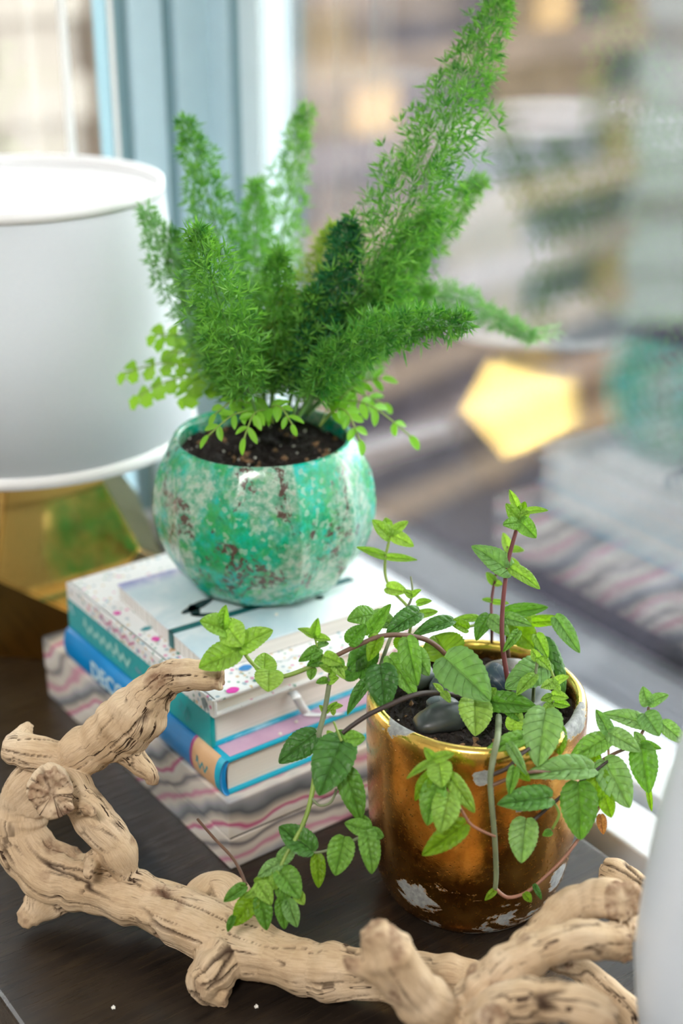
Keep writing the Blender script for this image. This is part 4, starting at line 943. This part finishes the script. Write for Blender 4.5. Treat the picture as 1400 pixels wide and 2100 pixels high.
mstem([(625, 1690, .846), (612, 1728, .845), (640, 1748, .844), (690, 1738, .844), (752, 1710, .842)], 3, 3, 'pg', [
 (705, 1720, 688, 1792, 26, .842, .836, 'm', 2), (650, 1755, 655, 1818, 15, .844, .84, 'g', 1), (755, 1704, 710, 1688, 18, .842, .838, 'm', 0), (752, 1708, 767, 1785, 22, .84, .832, 'm', 1), (756, 1706, 784, 1714, 14, .842, .838, 'm'), (752, 1702, 745, 1672, 12, .844, .845, 'm')])
mstem([(638, 1636, .848), (655, 1652, .845), (678, 1645, .842), (690, 1618, .842)], 3, 3, 'pg')
mstem([(405, 1680, .885), (440, 1720, .872), (475, 1757, .86), (492, 1785, .85), (504, 1815, .842)], 3, 4, 'br')
# shoots behind, on the book side
mstem([root(830, 1345), (842, 1260, .93), (808, 1215, .935), (791, 1185, .94), (790, 1145, .94), (800, 1100, .94)], 3.5, 3, 'gr', [
 (800, 1102, 766, 1068, 15, .94, .935, 'y', 0), (805, 1097, 843, 1115, 14, .94, .932, 'y', 1), (803, 1092, 835, 1070, 10, .94, .94, 'y'), (798, 1088, 790, 1060, 10, .942, .945, 'y'), (790, 1142, 739, 1122, 9, .94, .935, 'y', 3), (793, 1142, 849, 1146, 8, .94, .935, 'y', 3), (793, 1205, 834, 1215, 14, .936, .93, 'y', 5)])
mstem([(770, 1400, .90), (785, 1350, .905), (805, 1298, .91), (830, 1255, .915), (845, 1220, .915), (842, 1182, .915)], 5, 1.8, 'pg', [
 (765, 1260, 720, 1266, 22, .90, .89, 'm', 1), (757, 1300, 798, 1242, 15, .89, .885, 'm', 2), (857, 1257, 797, 1294, 21, .892, .878, 'd', 0), (925, 1274, 854, 1290, 16, .892, .88, 'd', 3), (958, 1290, 921, 1274, 13, .9, .896, 'g'), (765, 1262, 812, 1284, 18, .905, .90, 'p'), (845, 1222, 830, 1212, 8, .914, .91, 'y'), (845, 1222, 862, 1210, 7, .914, .91, 'y'), (855, 1238, 880, 1230, 8, .914, .91, 'y'), (850, 1262, 894, 1252, 10, .915, .912, 'y')])
# tall purple stem
mstem([root(1048, 1424), (1040, 1390, .905), (1030, 1320, .90), (1030, 1250, .898), (1040, 1160, .895), (1052, 1110, .893), (1062, 1075, .892)], 5.5, 4, 'pu', [
 (1063, 1047, 1045, 1006, 9, .893, .893, 'y', 2), (1062, 1066, 1041, 1036, 13, .89, .886, 'y', 1), (1074, 1050, 1117, 1042, 8, .89, .884, 'y', 3), (1066, 1068, 1097, 1100, 17, .889, .882, 'm', 0), (1063, 1072, 1037, 1074, 13, .886, .878, 'm', 4), (1064, 1062, 1076, 1030, 11, .892, .892, 'g', 2), (1066, 1064, 1086, 1050, 10, .89, .888, 'y'),
 (1044, 1172, 981, 1119, 24, .895, .890, 'p', 3), (1048, 1166, 1104, 1197, 15, .894, .886, 'y', 3)])
mstem([root(1008, 1335), (1008, 1285, .945), (1008, 1230, .945), (1020, 1165, .945), (1040, 1120, .945)], 3.5, 2.5, 'pu', [
 (1042, 1130, 1032, 1094, 10, .945, .945, 'y'), (1045, 1126, 1072, 1126, 8, .945, .942, 'y'), (1015, 1196, 999, 1176, 9, .945, .942, 'y'), (1015, 1196, 1030, 1199, 7, .945, .942, 'y'), (1008, 1232, 989, 1229, 5, .945, .942, 'y'), (1010, 1234, 1041, 1236, 6, .945, .942, 'y'), (1042, 1150, 1065, 1160, 8, .945, .942, 'y')])
# far side crown
mstem([root(1045, 1370), (1040, 1310, .93), (1050, 1275, .935), (1092, 1290, .93), (1110, 1330, .925)], 4, 4, 'br', [
 (1037, 1258, 1113, 1244, 15, .925, .915, 'm', 3), (1033, 1266, 1086, 1281, 13, .915, .905, 'p', 0), (1050, 1280, 1097, 1328, 27, .93, .925, 'g', 2), (1095, 1275, 1150, 1270, 13, .925, .91, 'g', 1), (1140, 1268, 1184, 1328, 17, .912, .90, 'p', 3), (1112, 1318, 1157, 1418, 24, .918, .90, 'd', 1), (980, 1268, 932, 1268, 8, .93, .925, 'y'),
 (1000, 1262, 977, 1304, 16, .92, .91, 'm', 1), (1005, 1268, 1039, 1297, 16, .915, .905, 'p', 4), (1062, 1295, 1038, 1328, 10, .905, .895, 'm', 3), (1095, 1270, 1075, 1262, 14, .93, .93, 'y')])
mstem([(1012, 1275, .93), (985, 1280, .93), (955, 1286, .925)], 3.5, 3, 'gr')
mstem([root(1092, 1452), (1095, 1400, .88), (1102, 1350, .875), (1104, 1305, .872)], 4, 3, 'pg', [
 (1120, 1360, 1046, 1403, 30, .885, .87, 'p', 4), (1100, 1304, 1122, 1346, 13, .87, .86, 'y', 2), (1095, 1385, 1062, 1416, 14, .87, .86, 'y', 1), (1102, 1352, 1090, 1330, 10, .872, .868, 'y'), (1104, 1350, 1128, 1372, 12, .87, .862, 'y')])
mstem([root(1140, 1470), (1132, 1440, .872), (1136, 1400, .868), (1128, 1370, .866)], 3, 2.5, 'gr', [
 (1135, 1400, 1160, 1386, 10, .868, .862, 'y'), (1134, 1402, 1110, 1410, 11, .866, .86, 'y'), (1132, 1425, 1160, 1428, 11, .866, .86, 'y'), (1134, 1428, 1112, 1434, 9, .866, .862, 'y'), (1138, 1440, 1168, 1448, 10, .868, .862, 'y'), (1130, 1445, 1112, 1462, 10, .866, .86, 'y'), (1128, 1395, 1148, 1415, 10, .866, .86, 'y')])
mstem([root(1150, 1445), (1142, 1410, .905), (1128, 1375, .905)], 4, 4, 'pk')
# leaves over the near rim
mstem([root(1022, 1470), (1020, 1510, .838), (1010, 1560, .832), (1005, 1600, .831), (1008, 1650, .832), (1014, 1720, .838), (1017, 1790, .848), (1015, 1822, .853)], 7, 5, 'pg', [
 (972, 1436, 976, 1502, 33, .868, .852, 'y', 0), (1005, 1440, 1088, 1442, 23, .872, .858, 'm', 3), (1050, 1496, 1062, 1458, 19, .865, .862, 'y', 4), (1118, 1460, 1103, 1562, 38, .856, .836, 'p', 0), (1140, 1490, 1150, 1540, 18, .86, .85, 'g', 1), (1078, 1512, 1006, 1531, 17, .848, .834, 'm', 3), (1043, 1527, 1076, 1580, 11, .838, .826, 'p', 1),
 (1055, 1575, 1044, 1627, 12, .832, .826, 'm', 2), (995, 1430, 1015, 1412, 12, .872, .87, 'y'), (1000, 1425, 1010, 1455, 14, .875, .87, 'g'), (1062, 1580, 1085, 1600, 10, .834, .83, 'g'), (1040, 1450, 1070, 1475, 14, .868, .86, 'm')])
mstem([(1015, 1715, .836), (990, 1705, .832), (965, 1690, .83), (948, 1665, .828), (925, 1628, .826), (900, 1590, .826), (890, 1560, .826)], 3, 3, 'pk', [
 (890, 1556, 926, 1545, 11, .826, .822, 'y', 1), (888, 1555, 873, 1538, 10, .826, .822, 'y'), (883, 1562, 838, 1589, 8, .826, .82, 'y', 3), (900, 1567, 906, 1610, 25, .824, .812, 'y', 0), (885, 1585, 848, 1637, 14, .826, .824, 'g', 1), (895, 1603, 876, 1688, 25, .826, .82, 'm', 0), (920, 1628, 905, 1699, 28, .822, .81, 'y', 4), (922, 1592, 971, 1660, 17, .826, .818, 'y', 1), (950, 1692, 870, 1751, 23, .83, .824, 'g', 2)])
mstem([(1015, 1822, .853), (1040, 1840, .855), (1075, 1832, .856), (1110, 1805, .855), (1160, 1755, .855), (1200, 1700, .857), (1232, 1650, .858)], 4, 3, 'pk', [
 (1075, 1832, 1088, 1850, 9, .854, .852, 'g'), (1015, 1825, 995, 1845, 7, .853, .85, 'g'), (1095, 1815, 1110, 1842, 6, .854, .85, 'd')])
mstem([(1006, 1590, .831), (1040, 1575, .833), (1065, 1550, .836), (1085, 1535, .84)], 4.5, 4, 'dk')
mstem([(1006, 1612, .831), (1040, 1598, .832), (1090, 1583, .836), (1150, 1584, .846), (1210, 1570, .856), (1260, 1545, .862), (1300, 1525, .866), (1322, 1490, .868), (1330, 1450, .869)], 4, 3, 'br', [
 (1210, 1577, 1098, 1574, 27, .85, .832, 'p', 3), (1244, 1514, 1175, 1548, 23, .862, .852, 'm', 1), (1248, 1502, 1223, 1458, 14, .864, .862, 'p', 2), (1250, 1505, 1307, 1532, 20, .862, .852, 'p', 3), (1322, 1485, 1251, 1459, 18, .868, .86, 'p', 3), (1322, 1465, 1350, 1505, 23, .866, .856, 'p', 0), (1328, 1445, 1318, 1410, 14, .868, .866, 'p', 2), (1330, 1442, 1364, 1424, 13, .868, .862, 'p', 1),
 (1358, 1484, 1404, 1523, 16, .87, .862, 'p', 0), (1315, 1530, 1327, 1617, 27, .862, .85, 'm', 1), (1315, 1526, 1353, 1534, 9, .864, .858, 'm'), (1318, 1523, 1302, 1504, 10, .866, .864, 'p'), (1212, 1576, 1226, 1542, 15, .862, .864, 'g', 2), (1240, 1562, 1288, 1650, 32, .858, .845, 'p', 0), (1224, 1578, 1224, 1642, 23, .856, .846, 'g', 1), (1240, 1630, 1252, 1674, 16, .85, .845, 'g', 0), (1330, 1612, 1335, 1662, 6, .86, .858, 'g'), (1300, 1555, 1305, 1580, 10, .866, .864, 'm'), (1232, 1672, 1236, 1710, 10, .858, .856, 'b', 3), (1335, 1480, 1362, 1486, 9, .869, .868, 'p')])
mstem([(1085, 1690, .842), (1130, 1650, .842), (1165, 1622, .845), (1205, 1592, .85), (1250, 1558, .858)], 4, 3, 'dk', [
 (1125, 1636, 1028, 1646, 26, .838, .826, 'd', 0), (1078, 1683, 1068, 1764, 29, .84, .83, 'p', 0), (1185, 1610, 1190, 1716, 36, .844, .834, 'm', 0), (1130, 1705, 1114, 1712, 8, .845, .843, 'm'), (1080, 1645, 1062, 1660, 12, .842, .84, 'm')])
mstem([(1135, 1645, .843), (1146, 1670, .843), (1132, 1700, .845)], 3, 3, 'gr')
mstem([(1248, 1556, .86), (1247, 1530, .862), (1248, 1502, .864)], 2.5, 2, 'pk')

# ------------------------------------------------------------------ driftwood
def dz(x, y, r, z): return (x, y, r, depth_at(x, y, z))
BR = [
 # upper arm over the books
 [(8, 1532, 26, .895), (40, 1538, 36, .895), (85, 1548, 40, .90), (135, 1560, 42, .905), (190, 1532, 52, .90), (245, 1492, 60, .895), (285, 1455, 56, .89), (312, 1418, 44, .885), (345, 1390, 36, .88), (390, 1383, 32, .875), (430, 1388, 29, .872), (458, 1392, 25, .87)],
 [(300, 1470, 40, .895), (318, 1440, 34, .90), (335, 1405, 26, .90)],
 [(35, 1530, 26, .90), (48, 1505, 20, .905), (60, 1486, 9, .91)],
 [(255, 1530, 34, .90), (285, 1565, 26, .90), (308, 1588, 18, .90), (312, 1608, 9, .90)],
 [(330, 1400, 22, .885), (325, 1375, 14, .886)],
 # junction and main curve
 [(130, 1560, 42, .905), (95, 1590, 50, .91), (55, 1630, 50, .915), (42, 1690, 50, .918), (62, 1745, 54, .918), (105, 1785, 58, .916), (165, 1808, 58, .912), (230, 1830, 58, .905), (300, 1855, 60, .90), (380, 1885, 62, .89), (460, 1925, 64, .878), (540, 1958, 64, .868), (620, 1982, 62, .86), (700, 1996, 60, .852), (790, 2003, 56, .846), (870, 2005, 54, .842), (950, 2020, 52, .838), (1020, 2045, 50, .832)],
 # inner loop
 [(95, 1625, 30, .90), (100, 1618, 50, .87), (108, 1630, 47, .852)],
 [(130, 1600, 40, .90), (165, 1640, 40, .89), (195, 1685, 38, .89), (228, 1722, 38, .89), (248, 1762, 34, .893), (262, 1795, 26, .897), (300, 1815, 22, .895), (340, 1840, 26, .892)],
 [(160, 1660, 20, .885), (180, 1660, 12, .868), (192, 1672, 8, .862)],
 [(190, 1762, 20, .895), (183, 1782, 13, .878), (178, 1800, 9, .872)],
 [(185, 1755, 26, .90), (215, 1765, 22, .898), (245, 1770, 24, .896)],
 # left stub
 [(120, 1830, 44, .915), (85, 1855, 34, .915), (60, 1880, 26, .912), (48, 1900, 14, .91)],
 [(95, 1835, 36, .918), (62, 1838, 22, .92)],
 # loop at the back
 [(380, 1880, 34, .90), (405, 1845, 34, .905), (440, 1822, 36, .91), (475, 1835, 36, .905), (490, 1870, 34, .895), (500, 1905, 34, .885)],
 [(360, 1850, 26, .893), (372, 1818, 11, .89)],
 # bulge under the trunk
 [(470, 1960, 52, .868), (440, 1990, 54, .862), (425, 2010, 46, .86), (440, 2040, 34, .86), (470, 2050, 26, .858)],
 # stubs rising at the near end
 [(1010, 2160, 56, .800), (945, 2118, 54, .788), (895, 2080, 52, .776), (845, 2025, 56, .765), (802, 1962, 55, .756), (778, 1922, 44, .752), (764, 1902, 35, .75)],
 [(790, 1985, 38, .765), (748, 1985, 26, .758), (710, 1974, 15, .755)],
 [(960, 2090, 52, .815), (990, 2050, 56, .79), (1012, 2018, 54, .782), (1050, 1978, 46, .778), (1103, 1948, 42, .777), (1176, 1926, 39, .778), (1240, 1930, 43, .782), (1282, 1934, 40, .785)],
 [(1070, 1950, 34, .79), (1115, 1898, 28, .805), (1165, 1862, 36, .812), (1225, 1843, 44, .808), (1268, 1846, 44, .798), (1276, 1848, 41, .794)],
 [(1238, 1782, 27, .865), (1262, 1790, 33, .860), (1298, 1812, 30, .852), (1335, 1848, 28, .842), (1330, 1890, 30, .83), (1270, 1905, 30, .81)],
 [(940, 2120, 50, .80), (985, 2090, 46, .775), (1041, 2058, 45, .755), (1120, 2052, 46, .745), (1195, 2066, 48, .742), (1240, 2100, 46, .745)],
 [(1130, 1960, 30, .80), (1190, 1985, 26, .822), (1249, 2036, 32, .822), (1300, 2085, 30, .815), (1320, 2150, 32, .81)],
 [(985, 2110, 40, .75), (1010, 2092, 34, .74)],
]
def driftwood():
    V, F, S = [], [], []       # S: samples along branches (pos, tangent, u-frame, radius, cumulative, end factor)
    for bi, br in enumerate(BR):
        rows = [(*P(x, y, d), r*PXM*d*.97) for x, y, r, d in br]; path = smooth_path(rows, 9); n = len(path)
        rng = np.random.RandomState(bi); sc = 1+.10*(vnoise(np.c_[np.arange(n)*.35+bi*11, np.zeros(n), np.zeros(n)])-.5)*2
        path[:, 3] = np.maximum(path[:, 3]*sc, .001)
        ph = rng.rand()*6
        vs_, fs = tube_geo(path, 20, True, lambda i, a: 1+.07*math.sin(2*a+ph+i*.05)+.045*math.sin(3*a-i*.06+ph*2)+.03*math.sin(5*a+i*.03))
        b0 = len(V); V += [tuple(v) for v in vs_]; F += [tuple(b0+i for i in f) for f in fs]
        C = path[:, :3]; cum = np.r_[0, np.cumsum(np.linalg.norm(np.diff(C, axis=0), axis=1))]
        for i in range(n):
            T = C[min(i+1, n-1)]-C[max(i-1, 0)]; T /= np.linalg.norm(T); U_ = np.cross(T, [.21, .35, .91]); U_ /= np.linalg.norm(U_)
            endf = max(0, 1-(cum[-1]-cum[i])/.010)*(1 if br[-1][2] < 56 and bi not in (5,) else 0)
            S.append((*C[i], *T, *U_, path[i, 3], cum[i]+bi*.77, endf))
    me = bpy.data.meshes.new('dw_raw'); me.from_pydata(V, [], F); me.update()
    tmp = bpy.data.objects.new('dw_raw', me); COL.objects.link(tmp)
    md = tmp.modifiers.new('r', 'REMESH'); md.mode = 'VOXEL'; md.voxel_size = .00115; md.use_smooth_shade = True
    sm = tmp.modifiers.new('s', 'SMOOTH'); sm.iterations = 9; sm.factor = .5
    bpy.context.view_layer.update()
    ev = tmp.evaluated_get(bpy.context.evaluated_depsgraph_get()); out = bpy.data.meshes.new_from_object(ev)
    bpy.data.objects.remove(tmp, do_unlink=True)
    n = len(out.vertices); X = np.empty(n*3); out.vertices.foreach_get('co', X); X = X.reshape(-1, 3); N = np.empty(n*3); out.vertices.foreach_get('normal', N); N = N.reshape(-1, 3)
    S = np.array(S); idx = np.empty(n, int)
    for a in range(0, n, 4000):
        D = ((X[a:a+4000, None, :]-S[None, :, :3])**2).sum(2); D = np.sqrt(D)-S[None, :, 9]; idx[a:a+4000] = D.argmin(1)
    Q = S[idx]; rel = X-Q[:, :3]; T = Q[:, 3:6]; U_ = Q[:, 6:9]; W = np.cross(T, U_)
    th = np.arctan2((rel*W).sum(1), (rel*U_).sum(1)); al = Q[:, 10]+(rel*T).sum(1); rad = Q[:, 9]
    cx, cy = np.cos(th), np.sin(th); tw = al*6
    c2, s2 = np.cos(th+tw), np.sin(th+tw)
    k = rad/.018
    def rn(f, g, o): return vnoise(np.c_[c2*f*k+o, s2*f*k+o*.7, al*g])
    bulge = (vnoise(X*42+5)-.5)*.0036+(vnoise(X*95+2)-.5)*.0014
    furrow = (rn(2.6, 13, 3)-.5)*.0024+(rn(7.5, 28, 9)-.5)*.0007
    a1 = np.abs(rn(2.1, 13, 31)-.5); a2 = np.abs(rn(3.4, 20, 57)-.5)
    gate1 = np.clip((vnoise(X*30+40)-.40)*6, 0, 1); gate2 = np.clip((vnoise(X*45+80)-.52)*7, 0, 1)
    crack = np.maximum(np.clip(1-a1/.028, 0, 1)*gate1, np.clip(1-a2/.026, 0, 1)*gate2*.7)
    ends = Q[:, 11]*np.clip((vnoise(X*160)-.15)*2, 0, 1)
    rough = ends*(vnoise(X*330+7)-.5)*.0055
    knot = np.clip((vnoise(X*70+200)-.80)*9, 0, 1)
    dsp = np.clip(k, .35, 1)*(bulge+furrow)-crack*.0036*np.clip(k, .4, 1)+rough-knot*.0015*(vnoise(X*500)-.2)
    X2 = X+N*dsp[:, None]
    X2[:, 2] = np.maximum(X2[:, 2], .0004)
    base = np.array((X2[:, 0].mean(), X2[:, 1].mean(), 0))
    out.vertices.foreach_set('co', (X2-base).ravel()); out.update()
    at = out.attributes.new('crack_shade_wear', 'FLOAT_COLOR', 'POINT'); col = np.c_[crack, np.clip(ends*1.1+knot*.9, 0, 1), furrow*160+.5, np.ones(n)]; at.data.foreach_set('color', col.ravel())
    g = out.attributes.new('grain', 'FLOAT_VECTOR', 'POINT'); g.data.foreach_set('vector', np.c_[c2*rad*1.0, s2*rad*1.0, al].ravel())
    out.polygons.foreach_set('use_smooth', [True]*len(out.polygons)); out.materials.clear()
    t = NT('bleached_driftwood'); A = t.node('ShaderNodeAttribute'); A.attribute_name = 'crack_shade_wear'; sp3 = t.node('ShaderNodeSeparateColor'); t.link(A.outputs['Color'], sp3.inputs[0])
    G = t.node('ShaderNodeAttribute'); G.attribute_name = 'grain'; mp = t.node('ShaderNodeMapping'); mp.inputs['Scale'].default_value = (1, 1, .10); t.link(G.outputs['Vector'], mp.inputs[0])
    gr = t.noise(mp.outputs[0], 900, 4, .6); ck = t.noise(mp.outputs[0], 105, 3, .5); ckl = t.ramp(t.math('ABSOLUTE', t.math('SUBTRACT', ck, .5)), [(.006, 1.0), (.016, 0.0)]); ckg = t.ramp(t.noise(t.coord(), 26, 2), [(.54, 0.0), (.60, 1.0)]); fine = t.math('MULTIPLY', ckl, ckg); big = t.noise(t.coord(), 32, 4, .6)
    c = t.ramp(big, [(.25, (.46, .32, .185)), (.5, (.58, .43, .275)), (.75, (.68, .54, .385))])
    c = t.mix(t.ramp(gr, [(.36, .30), (.56, 0.0)]), c, (.27, .17, .10)); c = t.mix(t.math('MAXIMUM', t.math('POWER', sp3.outputs[0], .6), fine), c, (.045, .024, .014))  # crack shade painted dark into the wood colour
    c = t.mix(t.math('MULTIPLY', sp3.outputs[1], t.ramp(t.noise(t.coord(), 260, 3), [(.3, .25), (.7, .95)])), c, (.17, .085, .05))
    t.set(Base_Color=c, Roughness=.85); t.b.inputs['Specular IOR Level'].default_value = .2
    t.bump(t.math('SUBTRACT', t.math('ADD', gr, t.math('MULTIPLY', t.noise(t.coord(), 700, 3), .5)), t.math('MULTIPLY', fine, 2.5)), .45, .0012)
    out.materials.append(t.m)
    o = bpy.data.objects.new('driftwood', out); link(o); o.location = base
    tag(o, 'gnarled bleached driftwood branch lying on the table before the gold pot', 'driftwood'); return o
driftwood()

# ------------------------------------------------------------------ white vase at the window side
M['vase'] = plain('white_ceramic', (.66, .72, .79), .35, noise=.02, scale=20)
VC = Vector((.215, .56, 0)); va = empty('vase', VC); tag(va, 'smooth white ceramic vase standing beside the driftwood', 'vase')
lathe('vase_body', [(.0, .001), (.036, .001), (.040, .0), (.0425, .003), (.0475, .02), (.0545, .045), (.0598, .07), (.0640, .095), (.0668, .12), (.0662, .15), (.0645, .18), (.0615, .21), (.0570, .24), (.0490, .27), (.0420, .288), (.0385, .298), (.0395, .308), (.0385, .310), (.0360, .300), (.0390, .288), (.0460, .268), (.0, .25)], M['vase'], va, 96)
# crumbs
for (x, y, z, lab) in ((233, 2068, 0, 'white crumb on the table before the driftwood'), (526, 2066, 0, 'white crumb on the table under the driftwood'), (575, 1507, Zblue, 'white grain on the purple book cover'), (608, 1482, Zblue, 'white grain beside the ribbon on the purple book cover'), (567, 1262, Ztop, 'tan grain at the foot of the green pot')):
    bm = bmesh.new(); bmesh.ops.create_icosphere(bm, subdivisions=2, radius=.0013)
    for v in bm.verts: v.co *= 1+.3*math.sin(v.co.x*4000+v.co.y*3000); v.co.z *= .7
    o = bm_obj('crumb', bm, M['perlite']); p = PZ(x, y, z); o.location = (p.x, p.y, z+.0009); tag(o, lab, 'crumb')
